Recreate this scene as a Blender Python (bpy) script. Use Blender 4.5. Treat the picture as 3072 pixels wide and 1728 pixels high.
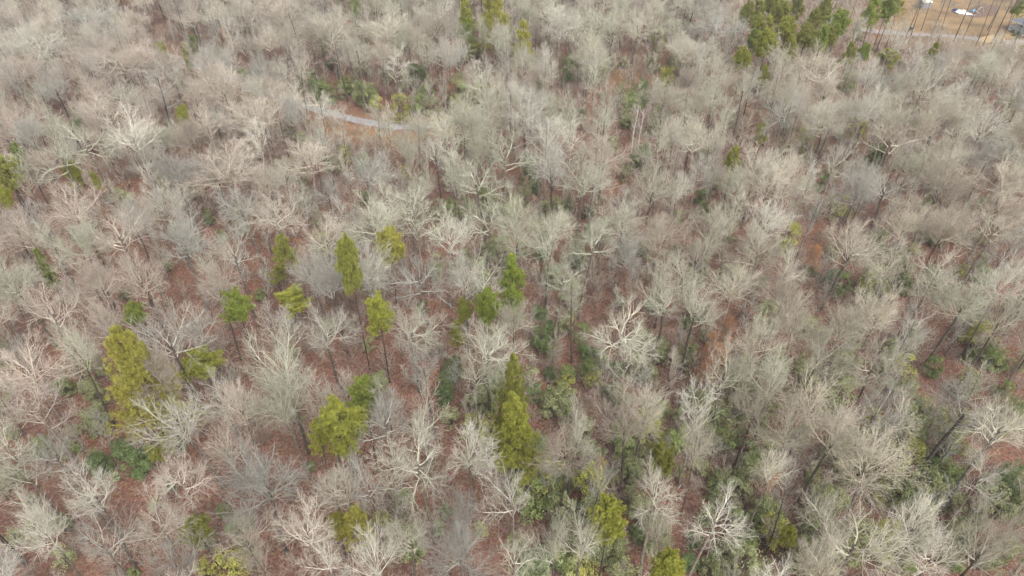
import bpy, math, random
import numpy as np
from mathutils import Vector

# ------------------------------------------------------------------ camera, sky, sun, exposure
scene = bpy.context.scene
for o in list(bpy.data.objects): bpy.data.objects.remove(o)
COL = scene.collection
CAM_H = 80.0
PITCH = math.radians(39.7)
F = 2048.0                                   # focal length in pixels of the 3072 wide photograph
cam_d = bpy.data.cameras.new('camera'); cam = bpy.data.objects.new('camera', cam_d); COL.objects.link(cam)
cam.location = (0, 0, CAM_H); cam.rotation_euler = (math.pi/2 - PITCH, 0, 0)
cam_d.sensor_fit = 'HORIZONTAL'; cam_d.angle = 2*math.atan(1536/F); cam_d.clip_start = 0.5; cam_d.clip_end = 9000
scene.camera = cam
W = bpy.data.worlds.new('World'); scene.world = W; W.use_nodes = True
nt = W.node_tree; nt.nodes.clear()
sky = nt.nodes.new('ShaderNodeTexSky'); sky.sky_type = 'NISHITA'; sky.sun_disc = False
SUN_EL, SUN_ROT = math.radians(52), math.radians(150)
sky.sun_elevation = SUN_EL; sky.sun_rotation = SUN_ROT
sky.air_density = 1.0; sky.dust_density = 3.0; sky.ozone_density = 1.0
hs = nt.nodes.new('ShaderNodeHueSaturation'); hs.inputs['Saturation'].default_value = 0.22   # overcast: nearly neutral sky
bg = nt.nodes.new('ShaderNodeBackground'); bg.inputs['Strength'].default_value = 0.15
wo = nt.nodes.new('ShaderNodeOutputWorld')
nt.links.new(sky.outputs[0], hs.inputs['Color']); nt.links.new(hs.outputs[0], bg.inputs['Color']); nt.links.new(bg.outputs[0], wo.inputs[0])
sun_d = bpy.data.lights.new('sun', 'SUN'); sun = bpy.data.objects.new('sun', sun_d); COL.objects.link(sun)
sun_d.energy = 0.9; sun_d.angle = math.radians(40); sun_d.color = (1.0, 0.97, 0.93)
sdir = Vector((math.sin(SUN_ROT)*math.cos(SUN_EL), math.cos(SUN_ROT)*math.cos(SUN_EL), math.sin(SUN_EL)))
sun.rotation_euler = sdir.to_track_quat('Z', 'Y').to_euler()
scene.view_settings.view_transform = 'Standard'; scene.view_settings.look = 'None'
scene.view_settings.exposure = 0.97; scene.view_settings.gamma = 1.0
scene.view_settings.use_curve_mapping = False

# ------------------------------------------------------------------ helpers
RNG = np.random.default_rng(11); random.seed(5)
cp, sp = math.cos(PITCH), math.sin(PITCH)

def hgt(x, y):                               # gently rolling forest floor
    return (1.1*np.sin(x*0.021+0.6)*np.cos(y*0.017+0.2) + 0.6*np.sin(x*0.05+y*0.043) + 0.25*np.sin(x*0.13-y*0.11))

def at(px, py, z=0.0, rel=True):
    """point of the place seen at photograph pixel (px,py) at height z above the forest floor"""
    u, v = (px-1536)/F, -(py-864)/F
    d = np.array([u, cp+v*sp, -sp+v*cp]); zz = z
    for _ in range(4):
        t = (CAM_H-zz)/(-d[2]); x, y = d[0]*t, d[1]*t
        zz = z + (float(hgt(x, y)) if rel else 0)
    return x, y, zz, t                        # t = depth along the view axis

def proj(x, y, z):
    dx, dy, dz = x, y, z-CAM_H
    dep = dy*cp - dz*sp
    return 1536+F*dx/dep, 864-F*(dy*sp+dz*cp)/dep, dep

def new_mesh(name, V, Fq=None, Ft=None, smooth=False, mat=None):
    """V (n,3); Fq (m,4) quads and / or Ft (m,3) triangles"""
    me = bpy.data.meshes.new(name)
    V = np.asarray(V, dtype=np.float32); me.vertices.add(len(V)); me.vertices.foreach_set('co', V.ravel())
    parts, starts, tot = [], [], 0
    for A in (Fq, Ft):
        if A is None or len(A) == 0: continue
        A = np.asarray(A, dtype=np.int32); parts.append(A.ravel())
        starts.append(tot+np.arange(len(A), dtype=np.int32)*A.shape[1]); tot += A.size
    L = np.concatenate(parts); S = np.concatenate(starts)
    me.loops.add(len(L)); me.loops.foreach_set('vertex_index', L)
    me.polygons.add(len(S)); me.polygons.foreach_set('loop_start', S)
    me.update(calc_edges=True); me.validate()
    if smooth: me.polygons.foreach_set('use_smooth', np.ones(len(me.polygons), dtype=bool))
    if mat: me.materials.append(mat)
    return me

def obj(name, me, parent=None, loc=(0, 0, 0)):
    o = bpy.data.objects.new(name, me); COL.objects.link(o); o.location = loc
    if parent: o.parent = parent
    return o

def tag(o, label, cat, group=None):
    o['label'] = label; o['category'] = cat
    if group: o['group'] = group
    return o

class MB:                                     # small mesh collector for the built things
    def __init__(s): s.v = []; s.f = []
    def add(s, v, f):
        n = len(s.v); s.v += [tuple(p) for p in v]; s.f += [tuple(i+n for i in q) for q in f]; return s
    def box(s, c, d, rz=0.0, rx=0.0):
        pts = []
        for sx, sy, sz in ((-1,-1,-1),(1,-1,-1),(1,1,-1),(-1,1,-1),(-1,-1,1),(1,-1,1),(1,1,1),(-1,1,1)):
            x, y, z = sx*d[0]/2, sy*d[1]/2, sz*d[2]/2
            y, z = y*math.cos(rx)-z*math.sin(rx), y*math.sin(rx)+z*math.cos(rx)
            x, y = x*math.cos(rz)-y*math.sin(rz), x*math.sin(rz)+y*math.cos(rz)
            pts.append((c[0]+x, c[1]+y, c[2]+z))
        return s.add(pts, [(0,3,2,1),(4,5,6,7),(0,1,5,4),(1,2,6,5),(2,3,7,6),(3,0,4,7)])
    def tube(s, pts, r, n=8, cap=True):
        pts = [Vector(p) for p in pts]; rr = r if isinstance(r, (list, tuple)) else [r]*len(pts); vs = []; fs = []
        for i, p in enumerate(pts):
            t = (pts[min(i+1, len(pts)-1)]-pts[max(i-1, 0)]).normalized()
            a = t.cross(Vector((0, 0, 1)) if abs(t.z) < .9 else Vector((1, 0, 0))).normalized(); b = t.cross(a)
            for k in range(n): th = 2*math.pi*k/n; vs.append(p+(a*math.cos(th)+b*math.sin(th))*rr[i])
        for i in range(len(pts)-1):
            for k in range(n): fs.append((i*n+k, i*n+(k+1) % n, (i+1)*n+(k+1) % n, (i+1)*n+k))
        if cap: fs.append(tuple(range(n))[::-1]); fs.append(tuple((len(pts)-1)*n+k for k in range(n)))
        return s.add(vs, fs)
    def build(s, name, mat, parent=None, loc=(0, 0, 0), bevel=0.0):
        me = bpy.data.meshes.new(name); me.from_pydata(s.v, [], s.f); me.update(); me.materials.append(mat)
        o = obj(name, me, parent, loc)
        if bevel:
            b = o.modifiers.new('bevel', 'BEVEL'); b.width = bevel; b.segments = 2; b.limit_method = 'ANGLE'
        return o

# ------------------------------------------------------------------ materials
def mat_base(name, rough=0.9):
    m = bpy.data.materials.new(name); m.use_nodes = True; N = m.node_tree.nodes; Lk = m.node_tree.links
    b = N['Principled BSDF']; b.inputs['Roughness'].default_value = rough
    b.inputs['Specular IOR Level'].default_value = 0.15
    return m, N, Lk, b

def ramp(N, stops):
    r = N.new('ShaderNodeValToRGB'); e = r.color_ramp.elements
    while len(e) < len(stops): e.new(0.5)
    for q, (p, c) in zip(e, stops): q.position = p; q.color = (*c, 1)
    return r

def noise(N, scale, detail=4, rough=0.6):
    n = N.new('ShaderNodeTexNoise'); n.inputs['Scale'].default_value = scale; n.inputs['Detail'].default_value = detail
    n.inputs['Roughness'].default_value = rough; return n

def mix(N, Lk, a, b, fac, mode='MULTIPLY'):
    m = N.new('ShaderNodeMix'); m.data_type = 'RGBA'; m.blend_type = mode
    for s, k in ((fac, 0), (a, 6), (b, 7)):
        if hasattr(s, 'is_linked') or hasattr(s, 'links'): Lk.new(s, m.inputs[k])
        elif k == 0: m.inputs[0].default_value = s
        else: m.inputs[k].default_value = (*s, 1)
    return m.outputs[2]

def mat_tinted(name, lo, hi, scale, rough=0.9, jitter=0.25, transl=0.0, detail=3):
    """procedural colour between lo and hi, times the object's own tint, with a little per-tree variation"""
    m, N, Lk, b = mat_base(name, rough)
    geo = N.new('ShaderNodeTexCoord'); n = noise(N, scale, detail); Lk.new(geo.outputs['Object'], n.inputs['Vector'])
    r = ramp(N, [(0.32, lo), (0.68, hi)]); Lk.new(n.outputs[0], r.inputs[0])
    oi = N.new('ShaderNodeObjectInfo')
    c = mix(N, Lk, r.outputs[0], oi.outputs['Color'], 1.0)
    mr = N.new('ShaderNodeMapRange'); mr.inputs[3].default_value = 1-jitter; mr.inputs[4].default_value = 1+jitter
    Lk.new(oi.outputs['Random'], mr.inputs[0])
    hv = N.new('ShaderNodeHueSaturation'); Lk.new(c, hv.inputs['Color']); Lk.new(mr.outputs[0], hv.inputs['Value'])
    Lk.new(hv.outputs[0], b.inputs['Base Color'])
    if transl:
        tr = N.new('ShaderNodeBsdfTranslucent'); Lk.new(hv.outputs[0], tr.inputs[0])
        ms = N.new('ShaderNodeMixShader'); ms.inputs[0].default_value = transl
        Lk.new(b.outputs[0], ms.inputs[1]); Lk.new(tr.outputs[0], ms.inputs[2]); Lk.new(ms.outputs[0], N['Material Output'].inputs[0])
    return m

def mat_plain(name, lo, hi, scale=4, rough=0.8, bump=0.0):
    m, N, Lk, b = mat_base(name, rough)
    tc = N.new('ShaderNodeTexCoord'); n = noise(N, scale, 5, 0.65); Lk.new(tc.outputs['Object'], n.inputs['Vector'])
    r = ramp(N, [(0.3, lo), (0.7, hi)]); Lk.new(n.outputs[0], r.inputs[0]); Lk.new(r.outputs[0], b.inputs['Base Color'])
    if bump:
        bp = N.new('ShaderNodeBump'); bp.inputs['Strength'].default_value = bump; bp.inputs['Distance'].default_value = 0.1
        Lk.new(n.outputs[0], bp.inputs['Height']); Lk.new(bp.outputs[0], b.inputs['Normal'])
    return m

M = {}
M['trunk'] = mat_tinted('bark_trunk', (0.085, 0.07, 0.06), (0.24, 0.21, 0.18), 3.0, jitter=0.3)
M['limb'] = mat_tinted('bark_limb', (0.40, 0.375, 0.315), (0.72, 0.695, 0.60), 1.1, jitter=0.18)
M['twig'] = mat_tinted('bark_twig', (0.36, 0.335, 0.288), (0.62, 0.585, 0.51), 0.5, jitter=0.2)
M['pine_trunk'] = mat_tinted('bark_pine', (0.035, 0.028, 0.026), (0.11, 0.085, 0.075), 4.0, jitter=0.3)
M['needle'] = mat_tinted('pine_needles', (0.22, 0.235, 0.06), (0.56, 0.55, 0.145), 2.2, 0.8, 0.14, 0.3)  # dark end of the needle colour paints in shading between the clumps
M['leaf'] = mat_tinted('evergreen_leaves', (0.17, 0.21, 0.09), (0.40, 0.46, 0.20), 1.4, 0.6, 0.2, 0.25)
M['dry_leaf'] = mat_tinted('dry_leaves', (0.42, 0.17, 0.06), (0.66, 0.33, 0.13), 2.0, 0.8, 0.15, 0.3)

# ------------------------------------------------------------------ tree growing (numpy, level by level)
def unit(v): return v/np.maximum(np.linalg.norm(v, axis=-1, keepdims=True), 1e-9)

def walk(rng, p0, d0, L, nseg, wob, trop):
    n = len(p0); P = np.empty((n, nseg+1, 3)); P[:, 0] = p0; d = d0.copy(); st = (L/nseg)[:, None]
    for i in range(nseg):
        d = unit(d + rng.normal(0, wob, (n, 3)) + np.array([0, 0, trop]))
        P[:, i+1] = P[:, i] + d*st
    return P

def branch(rng, P, R, nc, t0, t1, a0, a1, lens, nseg, wob, trop, rf, rmin, lowang=0.0, tip=True):
    """children of the branches P (n,k,3)/R (n,k): nc each, leaving at angle a0..a1 degrees"""
    n, k, _ = P.shape
    t = t0+(t1-t0)*(np.arange(nc)[None]+rng.uniform(0, 1, (n, nc)))/nc
    if tip: t[:, -1] = 0.985
    f = t*(k-1); i = np.minimum(f.astype(int), k-2); w = (f-i)[..., None]
    rows = np.arange(n)[:, None]
    p = P[rows, i]*(1-w)+P[rows, i+1]*w; tan = unit(P[rows, i+1]-P[rows, i])
    r = R[rows, i]*(1-w[..., 0])+R[rows, i+1]*w[..., 0]
    ref = np.where(np.abs(tan[..., 2:3]) > .9, np.array([1., 0, 0]), np.array([0, 0, 1.]))
    u = unit(np.cross(tan, ref)); v = np.cross(tan, u)
    az = (np.arange(nc)*2.4)[None]+rng.uniform(0, 6.28, (n, 1))+rng.normal(0, .5, (n, nc))
    ang = np.radians(rng.uniform(a0, a1, (n, nc))+lowang*(1-t))
    if tip: ang[:, -1] *= 0.35
    d = tan*np.cos(ang)[..., None]+(u*np.cos(az)[..., None]+v*np.sin(az)[..., None])*np.sin(ang)[..., None]
    L = lens(t)*rng.uniform(.7, 1.25, (n, nc))
    if np.ndim(L) == 2 and L.shape[0] == n: L = L*1.0
    plen = np.linalg.norm(np.diff(P, axis=1), axis=2).sum(1)[:, None]
    L = L*plen
    Q = walk(rng, p.reshape(-1, 3), d.reshape(-1, 3), L.ravel(), nseg, wob, trop)
    r0 = np.maximum(r*rf, rmin).ravel()
    RR = np.maximum(r0[:, None]*np.linspace(1, .38, nseg+1)[None], rmin*.75)
    return Q, RR

def tubes(sets, sides):
    """list of (P,R) -> verts, quads"""
    VV, FF, off = [], [], 0
    for (P, R), s in zip(sets, sides):
        n, k, _ = P.shape; T = np.empty_like(P); T[:, 1:-1] = P[:, 2:]-P[:, :-2]; T[:, 0] = P[:, 1]-P[:, 0]; T[:, -1] = P[:, -1]-P[:, -2]
        T = unit(T); ref = np.where(np.abs(T[:, :1, 2:3]) > .9, np.array([1., 0, 0]), np.array([0, 0, 1.]))
        u = unit(np.cross(T, np.broadcast_to(ref, T.shape))); v = np.cross(T, u)
        th = 2*np.pi*np.arange(s)/s
        V = P[:, :, None]+R[:, :, None, None]*(u[:, :, None]*np.cos(th)[:, None]+v[:, :, None]*np.sin(th)[:, None])
        idx = np.arange(n*k*s).reshape(n, k, s)+off; nx = np.roll(idx, -1, axis=2)
        FF.append(np.stack([idx[:, :-1], nx[:, :-1], nx[:, 1:], idx[:, 1:]], -1).reshape(-1, 4)); VV.append(V.reshape(-1, 3)); off += n*k*s
    return np.concatenate(VV), np.concatenate(FF)

def make_bare(seed, style):
    rng = np.random.default_rng(seed); S = style; H = S['H']
    tp = walk(rng, np.zeros((1, 3)), np.array([[0, 0, 1.]]), np.array([H*S['trunk']]), 9, S['twob'], .25)
    tr = (S['r']*np.linspace(1, S['taper'], 10))[None]; tr[0, 0] *= 1.35
    L1 = branch(rng, tp, tr, S['n1'], S['t1'], 1.0, *S['a1'], lambda t: S['l1']*(1.15-S['l1s']*np.abs(t-S['l1p'])), 8, S['w1'], S['tr1'], S['rf1'], .03, S.get('low', 0))
    L2 = branch(rng, *L1, S['n2'], .22, 1.0, 28, 60, lambda t: S['l2']*(1.2-.6*t), 6, S['w1'], S['tr1'], .58, .022)
    L3 = branch(rng, *L2, S['n3'], .15, 1.0, 25, 58, lambda t: .55*(1.2-.5*t), 4, S['w1']*.8, S['tr1'], .62, .0165)
    L4 = branch(rng, *L3, S['n4'], .1, 1.0, 22, 55, lambda t: .62*(1.15-.4*t), 2, .12, .05, .6, S.get('tw', .0072))
    v, f = tubes([(tp, tr)], [8]); tm = new_mesh('trunk', v, f, smooth=True, mat=M['trunk'])
    v, f = tubes([L1, L2, L3], [5, 4, 3]); lm = new_mesh('limbs', v, f, smooth=True, mat=M['limb'])
    v, f = tubes([L4], [3]); wm = new_mesh('twigs', v, f, smooth=True, mat=M['twig'])
    e = L4[0][:, -1]; rr = np.percentile(np.hypot(e[:, 0], e[:, 1]), 92)
    return dict(parts=[('trunk', tm), ('limbs', lm), ('twigs', wm)], r=float(rr), h=float(np.percentile(e[:, 2], 99)), cz=float(np.median(e[:, 2])))

SPREAD = dict(H=19, trunk=.74, twob=.05, r=.24, taper=.6, n1=9, t1=.80, a1=(36, 86), l1=.36, l1s=.3, l1p=.8, w1=.135, tr1=.045, rf1=.58, n2=8, l2=.62, n3=6, n4=6)
FAN = dict(H=19, trunk=.69, twob=.04, r=.21, taper=.62, n1=15, t1=.75, a1=(18, 80), l1=.44, l1s=.3, l1p=.8, w1=.085, tr1=.035, rf1=.54, n2=8, l2=.54, n3=6, n4=6)
UPRIGHT = dict(H=20, trunk=.84, twob=.03, r=.24, taper=.25, n1=15, t1=.56, a1=(38, 76), l1=.21, l1s=.5, l1p=.5, w1=.12, tr1=.05, rf1=.5, n2=6, l2=.5, n3=5, n4=5)
SLENDER = dict(H=18, trunk=.93, twob=.025, r=.17, taper=.2, n1=15, t1=.5, a1=(28, 56), l1=.16, l1s=.6, l1p=.4, w1=.12, tr1=.08, rf1=.45, n2=5, l2=.55, n3=4, n4=4)
SAPLING = dict(H=8, trunk=.9, twob=.05, r=.06, taper=.3, n1=11, t1=.22, a1=(32, 58), l1=.3, l1s=.5, l1p=.3, w1=.12, tr1=.09, rf1=.5, n2=5, l2=.55, n3=4, n4=3, tw=.009)

VAR = {'spreading': [make_bare(100+i, dict(SPREAD, H=18+i % 3, n1=7+i % 3, w1=.11+.03*(i % 3), tr1=.03+.03*(i % 2), l1=.22+.02*(i % 4))) for i in range(8)],
       'fan': [make_bare(200+i, dict(FAN, n1=11+2*(i % 3), H=18+i % 3, w1=.06+.025*(i % 3), l1=.26+.025*(i % 4), t1=.76+.04*(i % 3))) for i in range(8)],
       'upright': [make_bare(300+i, dict(UPRIGHT, n1=13+2*(i % 3), w1=.09+.03*(i % 2))) for i in range(5)],
       'slender': [make_bare(400+i, dict(SLENDER, n1=15+2*(i % 3))) for i in range(4)],
       'sapling': [make_bare(500+i, dict(SAPLING, H=7+i)) for i in range(4)]}

# ---- needle and leaf foliage
def blades(rng, C, D, n, L, wd, spread):
    """n thin needle blades (triangles) round each tuft centre C with main direction D"""
    m = len(C); d = unit(D[:, None]+rng.normal(0, spread, (m, n, 3))); c = C[:, None]+rng.normal(0, .04, (m, n, 3))
    s = unit(np.cross(d, rng.normal(0, 1, (m, n, 3))))*wd*.5; ln = L*rng.uniform(.7, 1.25, (m, n, 1))
    V = np.stack([c-s, c+s, c+d*ln*.75+s*.7, c+d*ln], 2).reshape(-1, 3)
    i = np.arange(m*n)*4
    return V, np.stack([i, i+1, i+2, i+3], 1)

def leaves(rng, C, Nrm, L, wd):
    """folded leaf quads at C facing Nrm"""
    m = len(C); nn = unit(Nrm+rng.normal(0, .45, (m, 3))); a = unit(np.cross(nn, rng.normal(0, 1, (m, 3)))); b = np.cross(nn, a)
    l = L*rng.uniform(.7, 1.3, (m, 1)); w = wd*rng.uniform(.7, 1.3, (m, 1))
    V = np.stack([C-a*l*.5, C+b*w*.5+nn*w*.15, C+a*l*.5-nn*l*.1, C-b*w*.5+nn*w*.15], 1).reshape(-1, 3)
    i = np.arange(m)*4
    return V, np.concatenate([np.stack([i, i+1, i+2], 1), np.stack([i, i+2, i+3], 1)])

def make_pine(seed, kind):
    rng = np.random.default_rng(seed); H = 17.0
    if kind == 'round': nb, t0, ln, ang, trop, per = 44, .66, lambda t: .30*np.sqrt(np.clip(1.10-t, .03, 1))*(.5+.5*np.clip((t-.62)*7, 0, 1)), (48, 84), .06, 9
    elif kind == 'sparse': nb, t0, ln, ang, trop, per = 30, .58, lambda t: .2*np.clip(1.25-t, .1, 1)*1.5, (45, 85), .08, 8
    elif kind == 'feather': nb, t0, ln, ang, trop, per = 84, .22, lambda t: .36*np.clip(1.08-t, .06, 1)**.75, (62, 92), .012, 12
    else: nb, t0, ln, ang, trop, per = 58, .3, lambda t: .21*np.clip(1.05-t, .05, 1)**.6*1.15, (55, 80), .05, 9
    tp = walk(rng, np.zeros((1, 3)), np.array([[0, 0, 1.]]), np.array([H*.98]), 12, .018, .2)
    tr = (.19*np.linspace(1, .16, 13))[None]; tr[0, 0] *= 1.3
    B = branch(rng, tp, tr, nb, t0, 1.0, *ang, ln, 6, .1, trop, .3, .018)
    keep = rng.uniform(0, 1, len(B[0])) > .12; B = (B[0][keep], B[1][keep])
    S2 = branch(rng, *B, per, .28, 1.0, 30, 65, lambda t: .34*(1.25-.7*t), 3, .1, .06, .5, .01)
    T3 = branch(rng, *S2, 4, .35, 1.0, 25, 60, lambda t: .45*(1.2-.4*t), 1, .05, .05, .5, .008)
    C = np.concatenate([T3[0][:, -1], S2[0][:, -1]]); D = unit(np.concatenate([T3[0][:, -1]-T3[0][:, 0], S2[0][:, -1]-S2[0][:, -2]])+np.array([0, 0, .45]))
    fine = kind == 'feather'
    V, Q = blades(rng, C, D, 18 if not fine else 13, .48 if not fine else .44, .065 if not fine else .06, .6)
    nm = new_mesh('needles', V, Q, mat=M['needle'])
    v, f = tubes([(tp, tr)], [8]); tm = new_mesh('trunk', v, f, smooth=True, mat=M['pine_trunk'])
    v, f = tubes([B, S2], [4, 3]); bm = new_mesh('branches', v, f, smooth=True, mat=M['pine_trunk'])
    rr = np.percentile(np.hypot(C[:, 0], C[:, 1]), 93)
    return dict(parts=[('trunk', tm), ('branches', bm), ('needles', nm)], r=float(rr)+.25, h=float(C[:, 2].max())+.3, cz=float(np.median(C[:, 2])), z0=float(np.percentile(C[:, 2], 3)))

VAR['round'] = [make_pine(600+i, 'round') for i in range(4)]
VAR['sparse'] = [make_pine(620+i, 'sparse') for i in range(3)]
VAR['feather'] = [make_pine(640+i, 'feather') for i in range(2)]
VAR['conic'] = [make_pine(660+i, 'conic') for i in range(2)]

def make_shrub(seed, loose):
    rng = np.random.default_rng(seed); R, H = 2.2, 4.2
    nc = 46 if not loose else 34
    th = rng.uniform(0, 6.28, nc); q = np.sqrt(rng.uniform(0.02, 1, nc)); z = rng.uniform(.12, 1, nc)
    rad = R*q*np.sqrt(np.clip(1.05-np.abs(z-.42)**2*2.2, .08, 1))
    C = np.stack([rad*np.cos(th), rad*np.sin(th), H*z], 1)
    nl = 75 if not loose else 42
    off = rng.normal(0, 1, (nc, nl, 3)); off = unit(off)*rng.uniform(.25, 1, (nc, nl, 1))**.5*rng.uniform(.4, .75, (nc, 1, 1)); off[..., 2] *= .7
    Cc = (C[:, None]+off).reshape(-1, 3); Nn = unit(off.reshape(-1, 3)+(Cc-np.array([0, 0, H*.35]))*.25+np.array([0, 0, .7]))
    Cc[:, 2] = np.maximum(Cc[:, 2], .1)
    V, T = leaves(rng, Cc, Nn, .27, .14)
    lm = new_mesh('foliage', V, Ft=T, mat=M['leaf'])
    p0 = np.zeros((nc, 3)); p0[:, :2] = C[:, :2]*.12
    P = np.stack([p0, p0*.5+C*np.array([.35, .35, .45]), C*np.array([.8, .8, .9])], 1)
    v, f = tubes([(P, np.broadcast_to(np.array([.035, .025, .012]), (nc, 3)))], [4]); sm = new_mesh('stems', v, f, smooth=True, mat=M['trunk'])
    return dict(parts=[('stems', sm), ('foliage', lm)], r=R+.35, h=H+.4, cz=H*.55, z0=0.)

VAR['shrub'] = [make_shrub(700+i, False) for i in range(4)]
VAR['loose_shrub'] = [make_shrub(720+i, True) for i in range(3)]

def make_beech(seed):
    S = dict(SAPLING, H=8, n1=13, n2=6); d = make_bare(seed, S); rng = np.random.default_rng(seed+1)
    tw = d['parts'][2][1]; n = len(tw.vertices); co = np.empty(n*3, dtype=np.float32); tw.vertices.foreach_get('co', co); co = co.reshape(-1, 3)
    C = co[rng.integers(0, n, 1500)]+rng.normal(0, .12, (1500, 3))
    V, T = leaves(rng, C, np.tile(np.array([0, 0, 1.]), (1500, 1)), .2, .12)
    d['parts'].append(('dry_leaves', new_mesh('dry_leaves', V, Ft=T, mat=M['dry_leaf']))); return d
VAR['beech'] = [make_beech(800+i) for i in range(2)]

def make_brush(seed):
    rng = np.random.default_rng(seed); n = 7
    a = rng.uniform(0, 6.28, n); d = unit(np.stack([np.cos(a)*.55, np.sin(a)*.55, np.ones(n)], 1)); p0 = np.stack([np.cos(a)*.15, np.sin(a)*.15, np.zeros(n)], 1)
    P = walk(rng, p0, d, rng.uniform(1.3, 2.8, n), 4, .14, .03); R = np.broadcast_to(np.linspace(.02, .009, 5), (n, 5))
    L2 = branch(rng, P, R, 7, .2, 1, 25, 60, lambda t: .5*(1.2-.5*t), 3, .14, .05, .6, .009)
    L3 = branch(rng, *L2, 4, .2, 1, 25, 60, lambda t: .6*(1.2-.5*t), 2, .12, .05, .6, .008)
    v, f = tubes([(P, R), L2, L3], [3, 3, 3]); return new_mesh('brush_clump', v, f, smooth=True, mat=M['twig'])
BRUSH = [make_brush(900+i) for i in range(4)]

# ------------------------------------------------------------------ the ground, track, yard
def catmull(P, n=12):
    P = [np.array(p, float) for p in P]; P = [2*P[0]-P[1]]+P+[2*P[-1]-P[-2]]; out = []
    for i in range(1, len(P)-2):
        for k in range(n):
            t = k/n; out.append(.5*((2*P[i])+(-P[i-1]+P[i+1])*t+(2*P[i-1]-5*P[i]+4*P[i+1]-P[i+2])*t*t+(-P[i-1]+3*P[i]-3*P[i+1]+P[i+2])*t**3))
    out.append(P[-2]); return np.array(out)

TRACK = catmull([at(*p)[:2] for p in ((60, 95), (250, 118), (420, 150), (570, 190), (700, 240), (800, 283), (935, 325), (1020, 349), (1110, 370), (1210, 381), (1310, 375), (1400, 352), (1450, 320), (1470, 270))], 14)
YARD = np.array([at(*p)[:2] for p in ((2650, 92), (2700, -25), (2900, -60), (3160, -60), (3230, 140), (3060, 175), (2960, 155), (2860, 138), (2760, 128), (2690, 122))])
DRIVE = catmull([at(*p)[:2] for p in ((2560, 84), (2640, 95), (2690, 99), (2760, 104), (2830, 107), (2890, 112), (2945, 120), (3010, 128), (3100, 122), (3180, 110))], 10)

def in_poly(x, y, P):
    x = np.asarray(x); y = np.asarray(y); c = np.zeros(x.shape, bool); j = len(P)-1
    for i in range(len(P)):
        xi, yi = P[i]; xj, yj = P[j]
        c ^= ((yi > y) != (yj > y)) & (x < (xj-xi)*(y-yi)/(yj-yi+1e-12)+xi); j = i
    return c

def dist_line(x, y, L):
    x = np.asarray(x)[..., None]; y = np.asarray(y)[..., None]
    return np.sqrt(((x-L[:, 0])**2+(y-L[:, 1])**2).min(-1))

def smooth_noise(x, y, s, seed):
    r = np.random.default_rng(seed); o = 0
    for k in range(5):
        a = r.uniform(0, 6.28); q = s*(1.0+.55*k); o = o+np.sin((x*np.cos(a)+y*np.sin(a))/q+r.uniform(0, 6.28))*np.sin((x*np.sin(a)*.8-y*np.cos(a))/q*1.3+r.uniform(0, 6.28))
    return o/2.2

def make_ground():
    xs = np.concatenate([np.linspace(-4000, -330, 12)[:-1], np.arange(-330, 331, 2.5), np.linspace(330, 4000, 12)[1:]])
    ys = np.concatenate([np.linspace(-3000, -40, 8)[:-1], np.arange(-40, 431, 2.5), np.linspace(430, 6000, 14)[1:]])
    X, Y = np.meshgrid(xs, ys); Z = hgt(X, Y)
    dt = dist_line(X, Y, TRACK); Z = Z-.12*np.exp(-(dt/3)**2)
    nx, ny = len(xs), len(ys); idx = np.arange(nx*ny).reshape(ny, nx)
    Q = np.stack([idx[:-1, :-1], idx[:-1, 1:], idx[1:, 1:], idx[1:, :-1]], -1).reshape(-1, 4)
    me = new_mesh('forest_floor', np.stack([X, Y, Z], -1).reshape(-1, 3), Q, smooth=True)
    # where the litter differs: red-brown oak leaves, tan sedge and dry grass (bank of the track, edge of the yard)
    tan = np.clip(np.exp(-((dt-5)/4.0)**2)*np.clip(.55+smooth_noise(X, Y, 7, 3), 0, 1), 0, 1)
    ya = in_poly(X, Y, YARD*1.0); dy = dist_line(X, Y, YARD); tan = np.maximum(tan, np.where(ya, 1, np.exp(-(dy/7)**2)*.75))
    tan = np.maximum(tan, np.clip(smooth_noise(X, Y, 16, 8)*1.3-.75, 0, .6))
    at_ = me.attributes.new('tan', 'FLOAT', 'POINT'); at_.data.foreach_set('value', tan.ravel().astype(np.float32))
    m, N, Lk, b = mat_base('leaf_litter', .95)
    tc = N.new('ShaderNodeTexCoord'); P = tc.outputs['Object']
    n1 = noise(N, 2.6, 6, .75); n2 = noise(N, .11, 4, .6); n3 = noise(N, 6.0, 3, .7); v = N.new('ShaderNodeTexVoronoi'); v.inputs['Scale'].default_value = 3.2
    for q in (n1, n2, n3, v): Lk.new(P, q.inputs['Vector'])
    r1 = ramp(N, [(.30, (.062, .036, .028)), (.45, (.155, .084, .060)), (.57, (.245, .138, .098)), (.74, (.44, .29, .22))]); Lk.new(n1.outputs[0], r1.inputs[0])
    r2 = ramp(N, [(.28, (.72, .74, .78)), (.5, (1.05, 1.05, 1.05)), (.72, (1.32, 1.16, 1.0))]); Lk.new(n2.outputs[0], r2.inputs[0])
    c = mix(N, Lk, r1.outputs[0], r2.outputs[0], 1.0)
    r3 = ramp(N, [(.3, (.20, .115, .055)), (.55, (.32, .19, .09)), (.75, (.42, .28, .15))]); Lk.new(n3.outputs[0], r3.inputs[0])
    a = N.new('ShaderNodeAttribute'); a.attribute_name = 'tan'
    c = mix(N, Lk, c, r3.outputs[0], a.outputs['Fac'], 'MIX')
    cv = mix(N, Lk, c, v.outputs['Color'], .16, 'SOFT_LIGHT')
    Lk.new(cv, b.inputs['Base Color'])
    bp = N.new('ShaderNodeBump'); bp.inputs['Strength'].default_value = .8; bp.inputs['Distance'].default_value = .12
    Lk.new(n1.outputs[0], bp.inputs['Height']); Lk.new(bp.outputs[0], b.inputs['Normal'])
    me.materials.append(m); o = obj('forest_floor', me); o['kind'] = 'structure'; return o
make_ground()

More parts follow.
